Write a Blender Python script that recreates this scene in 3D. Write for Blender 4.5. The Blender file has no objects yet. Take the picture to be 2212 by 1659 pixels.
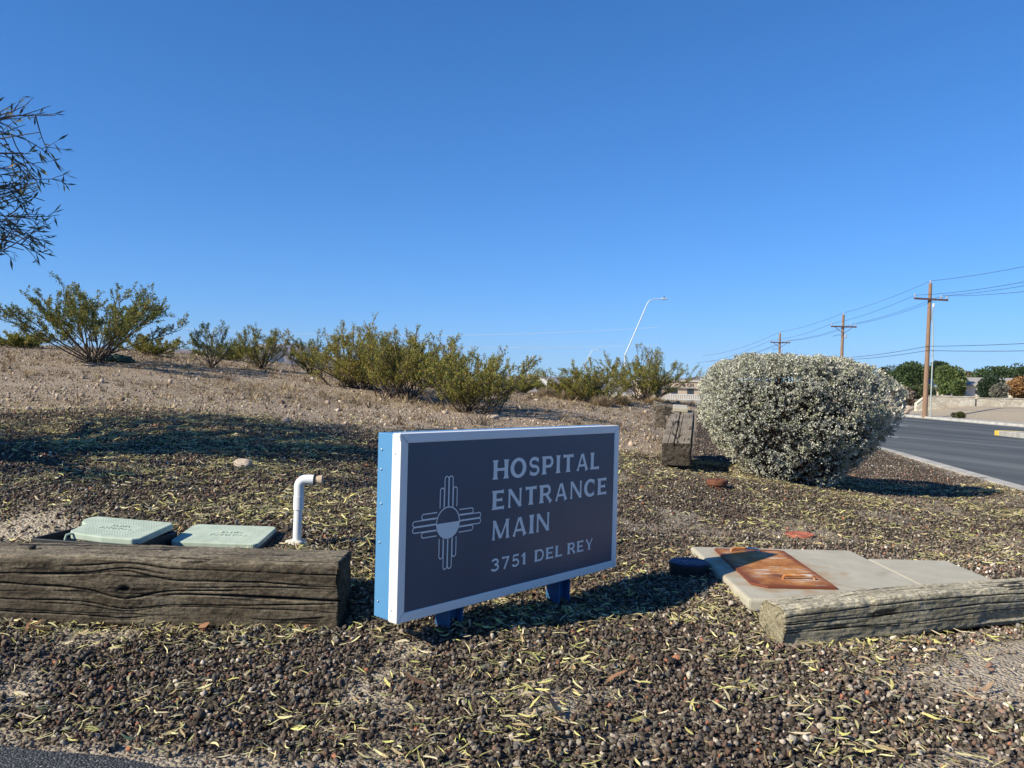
import bpy, bmesh, math, random
import numpy as np
from mathutils import Matrix, Vector

# ------------------------------------------------------------------ camera, sky, sun, exposure
scene = bpy.context.scene
col = scene.collection
RES = 2212.0
FPX, ROLL, EYE = 1726.0, 0.025, 1.08
cr, sr = math.cos(ROLL), math.sin(ROLL)
cam_d = bpy.data.cameras.new('camera')
cam = bpy.data.objects.new('camera', cam_d); col.objects.link(cam)
cam_d.sensor_width = 36.0; cam_d.lens = 36.0 * FPX / RES
cam_d.clip_start = 0.05; cam_d.clip_end = 60000
cam.matrix_world = Matrix(((cr, -sr, 0, 0), (0, 0, -1, 0), (sr, cr, 0, EYE), (0, 0, 0, 1)))
scene.camera = cam

SUN_EL = math.radians(32.6)
SX, SY = 0.872, 0.49                      # the way sunlight travels over the ground
SUN_AZ = math.atan2(-SX, -SY)             # clockwise from +Y
world = bpy.data.worlds.new('World'); scene.world = world; world.use_nodes = True
wn = world.node_tree; wn.nodes.clear()
sky = wn.nodes.new('ShaderNodeTexSky'); sky.sky_type = 'NISHITA'; sky.sun_disc = False
sky.sun_elevation = SUN_EL; sky.sun_rotation = SUN_AZ
sky.altitude = 1200; sky.air_density = 1.0; sky.dust_density = 0.0; sky.ozone_density = 4.0
sep = wn.nodes.new('ShaderNodeSeparateColor'); com = wn.nodes.new('ShaderNodeCombineColor')
bg = wn.nodes.new('ShaderNodeBackground'); bg.inputs['Strength'].default_value = 0.11
wo = wn.nodes.new('ShaderNodeOutputWorld')
wn.links.new(sky.outputs[0], sep.inputs[0]); wn.links.new(com.outputs[0], bg.inputs['Color'])
for ch, (gain, power) in enumerate(((0.52, 1.15), (0.83, 0.88), (1.34, 0.85))):   # the deep desert blue of the whole sky
    pw = wn.nodes.new('ShaderNodeMath'); pw.operation = 'POWER'; pw.inputs[1].default_value = power
    ml = wn.nodes.new('ShaderNodeMath'); ml.operation = 'MULTIPLY'; ml.inputs[1].default_value = gain / 1.52 * 0.11 ** (power - 1)
    wn.links.new(sep.outputs[ch], pw.inputs[0]); wn.links.new(pw.outputs[0], ml.inputs[0]); wn.links.new(ml.outputs[0], com.inputs[ch])
wn.links.new(bg.outputs[0], wo.inputs['Surface'])
sl = bpy.data.lights.new('sun', 'SUN'); sl.energy = 5.0; sl.angle = math.radians(0.5); sl.color = (1.0, 0.91, 0.73)
so = bpy.data.objects.new('sun', sl); col.objects.link(so)
so.rotation_euler = Vector((SX * math.cos(SUN_EL), SY * math.cos(SUN_EL), -math.sin(SUN_EL))).to_track_quat('-Z', 'Y').to_euler()
scene.view_settings.view_transform = 'Standard'; scene.view_settings.look = 'None'
scene.view_settings.exposure = 0.6; scene.view_settings.gamma = 1.0

rng = np.random.default_rng(7)
random.seed(7)

# ------------------------------------------------------------------ helpers
def ray(u, v):
    a = (u - 1106.0) / FPX; b = -(v - 829.5) / FPX
    return np.array([a * cr - b * sr, 1.0, a * sr + b * cr])
def at(u, v, Y):
    r = ray(u, v) * Y
    return Vector((r[0], Y, r[2] + EYE))

def vhash(ix, iy, iz):
    h = (ix.astype(np.int64) * 374761393 + iy.astype(np.int64) * 668265263 + iz.astype(np.int64) * 2147483647) & 0x7fffffff
    h = ((h ^ (h >> 13)) * 1274126177) & 0x7fffffff
    h = h ^ (h >> 16)
    return (h & 0xffff) / 65535.0
def vnoise(P):
    P = np.asarray(P, float); f = np.floor(P); t = P - f; t = t * t * (3 - 2 * t); f = f.astype(np.int64)
    out = 0
    for dx in (0, 1):
        for dy in (0, 1):
            for dz in (0, 1):
                w = (t[..., 0] if dx else 1 - t[..., 0]) * (t[..., 1] if dy else 1 - t[..., 1]) * (t[..., 2] if dz else 1 - t[..., 2])
                out = out + w * vhash(f[..., 0] + dx, f[..., 1] + dy, f[..., 2] + dz)
    return out * 2 - 1
def fbm(P, oct=3):
    P = np.asarray(P, float); s = 0; a = 1.0
    for k in range(oct):
        s = s + a * vnoise(P + 17.3 * k); P = P * 2.03; a *= 0.5
    return s
def xyz(x, y, z=0.0):
    x = np.asarray(x, float); y = np.asarray(y, float)
    return np.stack([x, y, np.zeros_like(x) + z], -1)
def sstep(t):
    t = np.clip(t, 0, 1); return t * t * (3 - 2 * t)

def tag(o, label=None, cat=None, group=None, kind=None):
    if label: o['label'] = label
    if cat: o['category'] = cat
    if group: o['group'] = group
    if kind: o['kind'] = kind
    return o
def link(name, me, mat=None, parent=None):
    o = bpy.data.objects.new(name, me); col.objects.link(o)
    if mat is not None:
        for m in (mat if isinstance(mat, (list, tuple)) else [mat]): me.materials.append(m)
    if parent is not None: o.parent = parent
    return o
def empty(name, loc, rz=0.0, label=None, cat=None, group=None):
    o = bpy.data.objects.new(name, None); col.objects.link(o); o.empty_display_size = 0.2
    o.location = loc; o.rotation_euler = (0, 0, rz)
    return tag(o, label, cat, group)
def np_mesh(name, V, T, C=None, smooth=False):
    """mesh from numpy verts and equal-sized faces"""
    V = np.ascontiguousarray(V, np.float32); T = np.ascontiguousarray(T, np.int32); k = T.shape[1]
    me = bpy.data.meshes.new(name)
    me.vertices.add(len(V)); me.vertices.foreach_set('co', V.ravel())
    me.loops.add(T.size); me.loops.foreach_set('vertex_index', T.ravel())
    me.polygons.add(len(T)); me.polygons.foreach_set('loop_start', np.arange(0, T.size, k, dtype=np.int32))
    if smooth: me.polygons.foreach_set('use_smooth', np.ones(len(T), bool))
    me.update(calc_edges=True)
    if C is not None:
        ca = me.color_attributes.new('Col', 'FLOAT_COLOR', 'POINT')
        C = np.asarray(C, np.float32)
        if C.shape[1] == 3: C = np.concatenate([C, np.ones((len(C), 1), np.float32)], 1)
        ca.data.foreach_set('color', np.ascontiguousarray(C, np.float32).ravel())
    return me

class MB:
    """collects simple shapes into one mesh"""
    def __init__(s): s.v = []; s.f = []; s.sm = []
    def add(s, vs, fs, smooth=False):
        n = len(s.v); s.v += [tuple(p) for p in vs]; s.f += [tuple(i + n for i in f) for f in fs]; s.sm += [smooth] * len(fs)
        return s
    def box(s, c, d, rz=0.0, M=None):
        c = Vector(c); x, y, z = d[0] / 2, d[1] / 2, d[2] / 2
        R = M if M is not None else Matrix.Rotation(rz, 3, 'Z')
        vs = [c + R @ Vector((a * x, b * y, e * z)) for a in (-1, 1) for b in (-1, 1) for e in (-1, 1)]
        return s.add(vs, [(0, 1, 3, 2), (4, 6, 7, 5), (0, 4, 5, 1), (2, 3, 7, 6), (0, 2, 6, 4), (1, 5, 7, 3)])
    def prism(s, pts, z0, z1):
        n = len(pts)
        vs = [(p[0], p[1], z0) for p in pts] + [(p[0], p[1], z1) for p in pts]
        fs = [tuple(range(n - 1, -1, -1)), tuple(range(n, 2 * n))] + [(i, (i + 1) % n, n + (i + 1) % n, n + i) for i in range(n)]
        return s.add(vs, fs)
    def tube(s, pts, r, n=8, cap=True, smooth=True):
        pts = [Vector(p) for p in pts]
        rs = r if isinstance(r, (list, tuple)) else [r] * len(pts)
        vs = []; up = None
        for i, p in enumerate(pts):
            d = (pts[min(i + 1, len(pts) - 1)] - pts[max(i - 1, 0)]).normalized()
            if up is None:
                up = Vector((0, 0, 1)) if abs(d.z) < 0.9 else Vector((1, 0, 0))
            a = d.cross(up).normalized(); b = d.cross(a).normalized(); up = -b if False else a.cross(d).normalized()
            for k in range(n):
                t = 2 * math.pi * k / n
                vs.append(p + (a * math.cos(t) + up * math.sin(t)) * rs[i])
        fs = [(i * n + k, i * n + (k + 1) % n, (i + 1) * n + (k + 1) % n, (i + 1) * n + k) for i in range(len(pts) - 1) for k in range(n)]
        s.add(vs, fs, smooth)
        if cap:
            m = len(s.v) - len(vs)
            s.f.append(tuple(m + k for k in range(n - 1, -1, -1))); s.sm.append(False)
            m2 = m + (len(pts) - 1) * n
            s.f.append(tuple(m2 + k for k in range(n))); s.sm.append(False)
        return s
    def lathe(s, prof, n=24, c=(0, 0, 0), smooth=True):
        vs = []; c = Vector(c)
        for r, z in prof:
            for k in range(n):
                t = 2 * math.pi * k / n; vs.append(c + Vector((r * math.cos(t), r * math.sin(t), z)))
        m = len(prof)
        fs = [(i * n + k, i * n + (k + 1) % n, (i + 1) * n + (k + 1) % n, (i + 1) * n + k) for i in range(m - 1) for k in range(n)]
        s.add(vs, fs, smooth)
        b = len(s.v) - len(vs)
        s.f.append(tuple(b + k for k in range(n - 1, -1, -1))); s.sm.append(False)
        s.f.append(tuple(b + (m - 1) * n + k for k in range(n))); s.sm.append(False)
        return s
    def build(s, name, mat, parent=None, bevel=0.0, seg=2):
        me = bpy.data.meshes.new(name); me.from_pydata(s.v, [], s.f)
        bm = bmesh.new(); bm.from_mesh(me); bmesh.ops.recalc_face_normals(bm, faces=bm.faces)
        if bevel > 0:
            es = [e for e in bm.edges if len(e.link_faces) == 2 and e.calc_face_angle(0) > 0.6]
            bmesh.ops.bevel(bm, geom=es, offset=bevel, segments=seg, profile=0.5, affect='EDGES', clamp_overlap=True)
        bm.to_mesh(me); bm.free()
        if bevel <= 0 and any(s.sm):
            me.polygons.foreach_set('use_smooth', [bool(x) for x in s.sm]); me.update(); me.set_sharp_from_angle(angle=math.radians(38))
        me.update()
        return link(name, me, mat, parent)

def text_mesh(txt, size, depth=0.0, align='CENTER'):
    cu = bpy.data.curves.new('lettering', 'FONT'); cu.body = txt; cu.size = size; cu.extrude = depth
    cu.align_x = align; cu.align_y = 'CENTER'; cu.resolution_u = 3
    o = bpy.data.objects.new('lettering', cu); col.objects.link(o)
    bpy.context.view_layer.update()
    me = bpy.data.meshes.new_from_object(o.evaluated_get(bpy.context.evaluated_depsgraph_get()))
    bpy.data.objects.remove(o); bpy.data.curves.remove(cu)
    return me

# ------------------------------------------------------------------ materials
class NT:
    def __init__(s, name):
        s.m = bpy.data.materials.new(name); s.m.use_nodes = True; s.t = s.m.node_tree; s.t.nodes.clear()
        s.out = s.n('ShaderNodeOutputMaterial'); s.p = s.n('ShaderNodeBsdfPrincipled'); s.l(s.p.outputs[0], s.out.inputs['Surface'])
    def n(s, t, **kw):
        x = s.t.nodes.new(t)
        for k, v in kw.items(): setattr(x, k, v)
        return x
    def l(s, a, b): s.t.links.new(a, b)
    def coord(s, scale=(1, 1, 1), kind='Object'):
        c = s.n('ShaderNodeTexCoord'); m = s.n('ShaderNodeMapping'); m.inputs['Scale'].default_value = scale
        s.l(c.outputs[kind], m.inputs['Vector']); return m.outputs[0]
    def noise(s, vec, scale, detail=4, rough=0.55, dist=0.0):
        x = s.n('ShaderNodeTexNoise'); x.inputs['Scale'].default_value = scale; x.inputs['Detail'].default_value = detail
        x.inputs['Roughness'].default_value = rough; x.inputs['Distortion'].default_value = dist; s.l(vec, x.inputs['Vector']); return x.outputs['Fac']
    def voro(s, vec, scale, feature='F1', out='Distance', rnd=1.0):
        x = s.n('ShaderNodeTexVoronoi', feature=feature); x.inputs['Scale'].default_value = scale
        x.inputs['Randomness'].default_value = rnd; s.l(vec, x.inputs['Vector']); return x.outputs[out]
    def ramp(s, fac, stops, interp='LINEAR'):
        r = s.n('ShaderNodeValToRGB'); r.color_ramp.interpolation = interp
        e = r.color_ramp.elements
        while len(e) < len(stops): e.new(0.5)
        for i, (p, c) in enumerate(stops):
            e[i].position = p; c = c if isinstance(c, (tuple, list)) else (c, c, c); e[i].color = (*c[:3], 1)
        s.l(fac, r.inputs['Fac']); return r.outputs['Color']
    def mix(s, fac, a, b, mode='MIX'):
        x = s.n('ShaderNodeMix', data_type='RGBA', blend_type=mode); x.clamp_factor = True
        for i, q in ((0, fac), (6, a), (7, b)):
            if isinstance(q, (int, float)): x.inputs[i].default_value = q if i == 0 else (q, q, q, 1)
            elif isinstance(q, (tuple, list)): x.inputs[i].default_value = (*q[:3], 1)
            else: s.l(q, x.inputs[i])
        return x.outputs[2]
    def math(s, op, a, b=0.5):
        x = s.n('ShaderNodeMath', operation=op)
        for i, q in enumerate((a, b)):
            if isinstance(q, (int, float)): x.inputs[i].default_value = q
            else: s.l(q, x.inputs[i])
        return x.outputs[0]
    def attr(s, name='Col'):
        x = s.n('ShaderNodeAttribute'); x.attribute_name = name; return x.outputs['Color']
    def sep(s, c):
        x = s.n('ShaderNodeSeparateColor'); s.l(c, x.inputs[0]); return x.outputs
    def base(s, c):
        if isinstance(c, (tuple, list)): s.p.inputs['Base Color'].default_value = (*c[:3], 1)
        else: s.l(c, s.p.inputs['Base Color'])
    def rough(s, r):
        if isinstance(r, (int, float)): s.p.inputs['Roughness'].default_value = r
        else: s.l(r, s.p.inputs['Roughness'])
    def bump(s, h, strength=0.5, dist=0.01):
        b = s.n('ShaderNodeBump'); b.inputs['Strength'].default_value = strength; b.inputs['Distance'].default_value = dist
        s.l(h, b.inputs['Height']); s.l(b.outputs[0], s.p.inputs['Normal'])
    def spec(s, v): s.p.inputs['Specular IOR Level'].default_value = v

def simple(name, c1, c2, scale=8, rough=0.6, bump=0.15, bdist=0.004, spec=0.4, stretch=(1, 1, 1), metal=0.0, fine=None):
    t = NT(name); v = t.coord(stretch)
    f = t.noise(v, scale, 6, 0.6)
    t.base(t.ramp(f, [(0.3, c1), (0.7, c2)])); t.rough(rough); t.spec(spec)
    t.p.inputs['Metallic'].default_value = metal
    if bump: t.bump(t.noise(v, fine or scale * 6, 5, 0.6), bump, bdist)
    return t.m
def vcol_mat(name, rough=0.8, spec=0.25, trans=0.0, bump=0.0, bscale=200, bdist=0.002):
    t = NT(name); c = t.attr('Col'); t.base(c); t.rough(rough); t.spec(spec)
    if bump: t.bump(t.noise(t.coord(), bscale, 3, 0.6), bump, bdist)
    if trans:
        tr = t.n('ShaderNodeBsdfTranslucent'); t.l(c, tr.inputs[0]); mx = t.n('ShaderNodeMixShader'); mx.inputs[0].default_value = trans
        t.l(t.p.outputs[0], mx.inputs[1]); t.l(tr.outputs[0], mx.inputs[2]); t.l(mx.outputs[0], t.out.inputs['Surface'])
    return t.m

def wood_mat(name, dark, mid, pale, knot=None):
    t = NT(name); v = t.coord((1.6, 7, 7)); v2 = t.coord((5.0, 90, 90)); v3 = t.coord((1, 1, 1))
    wob = t.noise(t.coord((0.8, 3, 3)), 2.0, 3)
    f = t.noise(v, 3.2, 8, 0.62, 0.6); g = t.noise(v2, 2.0, 4, 0.6, 0.3); w = t.noise(v3, 3.5, 4, 0.5)
    c = t.ramp(f, [(0.28, dark), (0.48, mid), (0.66, pale)])
    c = t.mix(t.ramp(g, [(0.36, 0.75), (0.55, 0.0)]), c, dark)
    geo = t.n('ShaderNodeNewGeometry'); nz = t.n('ShaderNodeSeparateXYZ'); t.l(geo.outputs['Normal'], nz.inputs[0])
    weather = t.mix(t.math('MULTIPLY', t.ramp(nz.outputs[2], [(0.45, 0.0), (0.85, 1.0)]), 0.75), c, t.ramp(g, [(0.3, [x * 0.8 for x in pale]), (0.7, [min(1, x * 2.2) for x in pale])]))
    iso = t.noise(t.coord((55, 75, 75)), 1.0, 4, 0.7)
    weather = t.mix(t.ramp(iso, [(0.42, 0.0), (0.66, 0.7)]), weather, [x * 0.45 for x in dark])
    weather = t.mix(t.ramp(t.noise(t.coord((4, 7, 7)), 1.6, 5, 0.6), [(0.5, 0.0), (0.7, 0.5)]), weather, pale)
    c = t.mix(t.ramp(w, [(0.4, 0.0), (0.7, 0.5)]), weather, dark)
    # crack lines that run along the grain
    cv = t.voro(t.coord((0.55, 13, 13)), 1.0, 'DISTANCE_TO_EDGE')
    crack = t.ramp(cv, [(0.0, 1.0), (0.02, 0.75), (0.045, 0.0)])
    msk = t.ramp(t.noise(t.coord((2, 6, 6)), 1.7, 2), [(0.47, 0.0), (0.56, 1.0)])
    crack = t.math('MULTIPLY', crack, msk)
    c = t.mix(crack, c, (0.012, 0.01, 0.008))
    att = t.sep(t.attr('Col'))
    c = t.mix(att[0], c, (0.01, 0.008, 0.006))
    t.base(c); t.rough(0.85); t.spec(0.2)
    h = t.math('SUBTRACT', t.math('ADD', t.math('MULTIPLY', g, 0.35), t.math('MULTIPLY', iso, 0.9)), t.math('MULTIPLY', crack, 1.2))
    t.bump(h, 0.9, 0.008)
    return t.m

# ground: dark lava bed / tan desert / pale sand by the mask in Col
def ground_mat():
    t = NT('ground_soil'); v = t.coord()
    m = t.sep(t.attr('Col'))
    n1 = t.noise(v, 1.3, 5); n2 = t.noise(v, 45, 4, 0.65); n3 = t.noise(v, 7, 5, 0.6)
    vc = t.voro(v, 70, 'F1', 'Color'); vd = t.voro(v, 70, 'F1', 'Distance')
    vs = t.sep(vc)
    bed = t.ramp(vs[0], [(0.0, (0.025, 0.019, 0.015)), (0.5, (0.055, 0.043, 0.034)), (0.8, (0.10, 0.08, 0.062)), (1.0, (0.28, 0.23, 0.17))])  # bed colour darkened to give the gaps between stones their shade
    bed = t.mix(t.ramp(n3, [(0.5, 0.0), (0.72, 0.55)]), bed, (0.16, 0.115, 0.08))
    tan = t.ramp(n1, [(0.3, (0.31, 0.24, 0.165)), (0.5, (0.40, 0.325, 0.235)), (0.7, (0.48, 0.40, 0.295))])
    tan = t.mix(t.ramp(n2, [(0.45, 0.0), (0.60, 0.75)]), tan, (0.12, 0.085, 0.058))
    tan = t.mix(t.ramp(t.noise(t.coord((1, 2.6, 1)), 1.1, 5, 0.65), [(0.5, 0.0), (0.68, 0.6)]), tan, (0.15, 0.115, 0.08))
    tan = t.mix(t.ramp(vs[1], [(0.72, 0.0), (0.8, 0.75)]), tan, (0.48, 0.39, 0.30))
    sand = t.ramp(n2, [(0.3, (0.34, 0.28, 0.205)), (0.7, (0.52, 0.45, 0.345))])
    sand = t.mix(t.ramp(n3, [(0.55, 0.0), (0.75, 0.5)]), sand, (0.22, 0.165, 0.12))
    c = t.mix(m[0], bed, tan); c = t.mix(m[1], c, sand)
    t.base(c); t.rough(0.95); t.spec(0.1)
    h = t.math('SUBTRACT', t.math('ADD', n2, t.math('MULTIPLY', n3, 1.2)), t.math('MULTIPLY', vd, 0.9))
    t.bump(h, 0.9, 0.018)
    return t.m
def road_mat():
    t = NT('road_asphalt'); v = t.coord(); vl = t.coord((0.55, 0.035, 1))
    n = t.noise(v, 90, 3); s = t.noise(vl, 1.0, 4, 0.55)
    c = t.ramp(s, [(0.35, (0.070, 0.075, 0.074)), (0.55, (0.105, 0.112, 0.106)), (0.72, (0.18, 0.185, 0.17))])
    c = t.mix(t.math('MULTIPLY', n, 0.35), c, (0.02, 0.02, 0.02))
    cr_ = t.voro(t.coord((0.35, 0.16, 1)), 1.0, 'DISTANCE_TO_EDGE'); wv_ = t.noise(v, 0.5, 3)
    c = t.mix(t.math('MULTIPLY', t.ramp(cr_, [(0.0, 1.0), (0.006, 0.0)]), t.ramp(wv_, [(0.45, 0), (0.55, 0.8)])), c, (0.02, 0.02, 0.02))
    c = t.mix(t.ramp(t.noise(v, 0.22, 4, 0.6), [(0.55, 0.0), (0.7, 0.35)]), c, (0.045, 0.047, 0.046))
    t.base(c); t.rough(0.8); t.spec(0.3); t.bump(n, 0.4, 0.004)
    return t.m
def drive_mat():
    t = NT('driveway_asphalt'); v = t.coord(); vc = t.sep(t.voro(v, 160, 'F1', 'Color')); vd = t.voro(v, 160)
    c = t.ramp(vc[0], [(0.0, (0.012, 0.014, 0.016)), (0.6, (0.04, 0.045, 0.048)), (0.9, (0.10, 0.105, 0.10)), (1.0, (0.2, 0.19, 0.17))])
    t.base(c); t.rough(0.75); t.bump(t.math('SUBTRACT', 1.0, vd), 0.9, 0.006)
    return t.m
def concrete_mat(name, a, b, sc=6):
    t = NT(name); v = t.coord(); n = t.noise(v, sc, 7, 0.6); f = t.noise(v, sc * 25, 3)
    c = t.ramp(n, [(0.3, a), (0.7, b)]); c = t.mix(t.ramp(f, [(0.55, 0), (0.75, 0.35)]), c, [x * 0.55 for x in a])
    c = t.mix(t.ramp(t.noise(v, sc * 0.6, 6, 0.7, 0.8), [(0.56, 0.0), (0.72, 0.45)]), c, [a[0] * 0.72, a[1] * 0.66, a[2] * 0.58])
    t.base(c); t.rough(0.9); t.spec(0.2); t.bump(t.math('ADD', n, f), 0.35, 0.004); return t.m
def rust_plate_mat():
    t = NT('rusty_steel'); v = t.coord(); n = t.noise(v, 5, 7, 0.65); f = t.noise(v, 60, 4)
    c = t.ramp(n, [(0.3, (0.20, 0.065, 0.02)), (0.5, (0.42, 0.17, 0.045)), (0.7, (0.52, 0.27, 0.09))])
    c = t.mix(t.ramp(f, [(0.5, 0), (0.7, 0.5)]), c, (0.14, 0.045, 0.02))
    sc = t.noise(t.coord((2.2, 26, 1)), 2.4, 3, 0.5); pm = t.noise(v, 3.0, 2)
    s = t.math('MULTIPLY', t.ramp(sc, [(0.58, 0), (0.61, 1)]), t.ramp(pm, [(0.44, 0), (0.5, 1)]))
    c = t.mix(s, c, (0.6, 0.56, 0.5))
    at_ = t.sep(t.attr('Col')); c = t.mix(at_[0], c, (0.16, 0.045, 0.02))
    t.base(c); t.rough(0.7); t.spec(0.3); t.bump(t.math('ADD', n, t.math('MULTIPLY', f, 0.5)), 0.35, 0.003); return t.m
def stonewall_mat():
    t = NT('wall_stone'); v = t.coord((1, 1, 1.6)); n = t.noise(t.coord(), 2.5, 5)
    vc = t.sep(t.voro(v, 2.0, 'F1', 'Color')); ed = t.voro(v, 2.0, 'DISTANCE_TO_EDGE')
    c = t.ramp(vc[0], [(0, (0.50, 0.43, 0.32)), (0.5, (0.62, 0.56, 0.43)), (1, (0.72, 0.68, 0.56))])
    c = t.mix(t.ramp(ed, [(0.0, 0.7), (0.05, 0.0)]), c, (0.40, 0.33, 0.24)); c = t.mix(t.math('MULTIPLY', n, 0.2), c, (0.3, 0.24, 0.17))
    t.base(c); t.rough(0.95); t.bump(ed, 0.5, 0.05); return t.m
def mountain_mat():
    t = NT('hill_rock'); v = t.coord((0.001, 0.001, 0.001)); n = t.noise(v, 1.3, 8, 0.65); n2 = t.noise(v, 6, 5)
    c = t.ramp(n, [(0.3, (0.14, 0.10, 0.08)), (0.7, (0.26, 0.20, 0.16))]); c = t.mix(t.ramp(n2, [(0.5, 0), (0.7, 0.5)]), c, (0.10, 0.09, 0.06))
    t.base(c); t.rough(1.0); t.spec(0.0); return t.m

M = {}
M['ground'] = ground_mat(); M['road'] = road_mat(); M['drive'] = drive_mat()
M['concrete'] = concrete_mat('slab_concrete', (0.37, 0.345, 0.27), (0.46, 0.43, 0.345))
M['kerb'] = concrete_mat('kerb_concrete', (0.30, 0.29, 0.26), (0.50, 0.48, 0.43), 2)
def kerb_joints(m):
    t = m.node_tree; p = [n for n in t.nodes if n.type == 'BSDF_PRINCIPLED'][0]; src = p.inputs['Base Color'].links[0].from_socket
    c = t.nodes.new('ShaderNodeTexCoord'); sx = t.nodes.new('ShaderNodeSeparateXYZ'); t.links.new(c.outputs['Object'], sx.inputs[0]); prev = sx.outputs[1]
    for op, v in (('MULTIPLY', 0.33), ('FRACT', 0), ('LESS_THAN', 0.012), ('MULTIPLY', 0.75)):
        q = t.nodes.new('ShaderNodeMath'); q.operation = op; q.inputs[1].default_value = v; t.links.new(prev, q.inputs[0]); prev = q.outputs[0]
    mx = t.nodes.new('ShaderNodeMix'); mx.data_type = 'RGBA'; mx.inputs[7].default_value = (0.09, 0.08, 0.07, 1); t.links.new(prev, mx.inputs[0]); t.links.new(src, mx.inputs[6]); t.links.new(mx.outputs[2], p.inputs['Base Color'])
kerb_joints(M['kerb'])
M['plate'] = rust_plate_mat(); M['stonewall'] = stonewall_mat(); M['mountain'] = mountain_mat()
M['stone'] = vcol_mat('lava_stone', 0.95, 0.15, 0, 0.8, 160, 0.004)
M['litter'] = vcol_mat('dry_leaf', 0.6, 0.3, 0.15)
M['leaf'] = vcol_mat('bush_leaf', 0.6, 0.3, 0.25)
M['sage'] = vcol_mat('sage_leaf', 0.75, 0.2, 0.06)
M['bark'] = simple('shrub_bark', (0.05, 0.036, 0.028), (0.12, 0.09, 0.07), 30, 0.9, 0.4)
M['sagewood'] = simple('sage_wood', (0.05, 0.042, 0.036), (0.12, 0.10, 0.085), 30, 0.9, 0.4)
M['treebark'] = simple('tree_bark', (0.06, 0.048, 0.042), (0.14, 0.115, 0.10), 20, 0.9, 0.5)
M['blue'] = simple('blue_paint', (0.075, 0.225, 0.425), (0.088, 0.25, 0.46), 3, 0.38, 0.05, 0.001, 0.5)
M['white'] = simple('white_trim', (0.74, 0.73, 0.70), (0.80, 0.79, 0.76), 4, 0.4, 0.04, 0.001, 0.5)
M['navy'] = simple('navy_panel', (0.036, 0.068, 0.112), (0.050, 0.082, 0.128), 3, 0.3, 0.02, 0.001, 0.5)
M['letter'] = simple('letter_grey', (0.74, 0.745, 0.72), (0.80, 0.80, 0.775), 3, 0.35, 0.0)
M['post_shade_blue'] = simple('post_blue_shaded', (0.025, 0.10, 0.23), (0.03, 0.115, 0.26), 6, 0.45, 0.1, 0.001)  # sign blue darkened for the posts: their shade is in the colour
M['screw'] = simple('screw_steel', (0.25, 0.35, 0.45), (0.4, 0.5, 0.6), 30, 0.4, 0.0, metal=0.5)
M['wood_left'] = wood_mat('timber_brown', (0.043, 0.033, 0.022), (0.12, 0.096, 0.064), (0.20, 0.170, 0.122))
M['wood_right'] = wood_mat('timber_grey', (0.16, 0.14, 0.092), (0.36, 0.32, 0.22), (0.46, 0.41, 0.30))
M['wood_back'] = wood_mat('timber_old', (0.05, 0.040, 0.031), (0.17, 0.14, 0.105), (0.27, 0.23, 0.18))
M['green'] = simple('valve_green_plastic', (0.35, 0.42, 0.33), (0.46, 0.53, 0.43), 14, 0.8, 0.15, 0.001)
M['black'] = simple('black_plastic', (0.015, 0.017, 0.018), (0.03, 0.032, 0.034), 12, 0.6, 0.1, 0.001)
M['pvc'] = simple('pvc_white', (0.66, 0.67, 0.66), (0.74, 0.74, 0.73), 6, 0.4, 0.04, 0.001, 0.5)
M['cork'] = simple('tan_plug', (0.42, 0.31, 0.20), (0.52, 0.40, 0.28), 20, 0.7, 0.2, 0.001)
M['grout'] = simple('grout', (0.42, 0.39, 0.34), (0.6, 0.57, 0.5), 25, 0.9, 0.5, 0.004)
M['rust'] = simple('cast_rust', (0.10, 0.035, 0.02), (0.19, 0.075, 0.04), 22, 0.85, 0.4, 0.002)
M['redlid'] = simple('red_oxide', (0.30, 0.085, 0.05), (0.42, 0.14, 0.085), 20, 0.8, 0.3, 0.002)
M['bluelid'] = simple('blue_cast_lid', (0.020, 0.030, 0.060), (0.03, 0.043, 0.08), 18, 0.5, 0.2, 0.002)
M['bluelite'] = simple('lid_lettering', (0.07, 0.12, 0.24), (0.10, 0.15, 0.28), 20, 0.5, 0.0)
M['pole'] = simple('pole_wood', (0.18, 0.11, 0.07), (0.30, 0.195, 0.125), 6, 0.9, 0.3, stretch=(3, 3, 0.3))
M['arm'] = simple('crossarm_wood', (0.07, 0.045, 0.045), (0.12, 0.08, 0.075), 5, 0.9, 0.1)
M['steel'] = simple('galvanised_steel', (0.50, 0.53, 0.54), (0.62, 0.65, 0.65), 4, 0.5, 0.0, metal=0.2)
M['conduit'] = simple('conduit_grey', (0.30, 0.36, 0.36), (0.38, 0.44, 0.43), 4, 0.6, 0.0)
M['wire'] = simple('wire_black', (0.03, 0.035, 0.04), (0.05, 0.055, 0.06), 4, 0.6, 0.0)
M['wirelite'] = simple('wire_bare', (0.55, 0.57, 0.6), (0.65, 0.67, 0.7), 4, 0.5, 0.0)
M['porcelain'] = simple('insulator_grey', (0.35, 0.35, 0.38), (0.45, 0.45, 0.48), 4, 0.4, 0.0)
M['yellow'] = simple('yellow_paint', (0.62, 0.43, 0.05), (0.72, 0.52, 0.09), 5, 0.7, 0.1)
M['whitepaint'] = simple('white_paint', (0.62, 0.62, 0.58), (0.72, 0.72, 0.68), 5, 0.7, 0.1)
M['stucco'] = simple('stucco_cream', (0.60, 0.54, 0.44), (0.68, 0.62, 0.52), 3, 0.9, 0.2)
M['stucco2'] = simple('stucco_tan', (0.46, 0.36, 0.26), (0.52, 0.42, 0.31), 2, 0.9, 0.2)
M['roofgrey'] = simple('roof_shingle', (0.28, 0.26, 0.24), (0.36, 0.335, 0.31), 5, 0.95, 0.3)
M['roofblue'] = simple('roof_bluegrey', (0.20, 0.25, 0.30), (0.28, 0.33, 0.37), 5, 0.9, 0.3)
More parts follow.
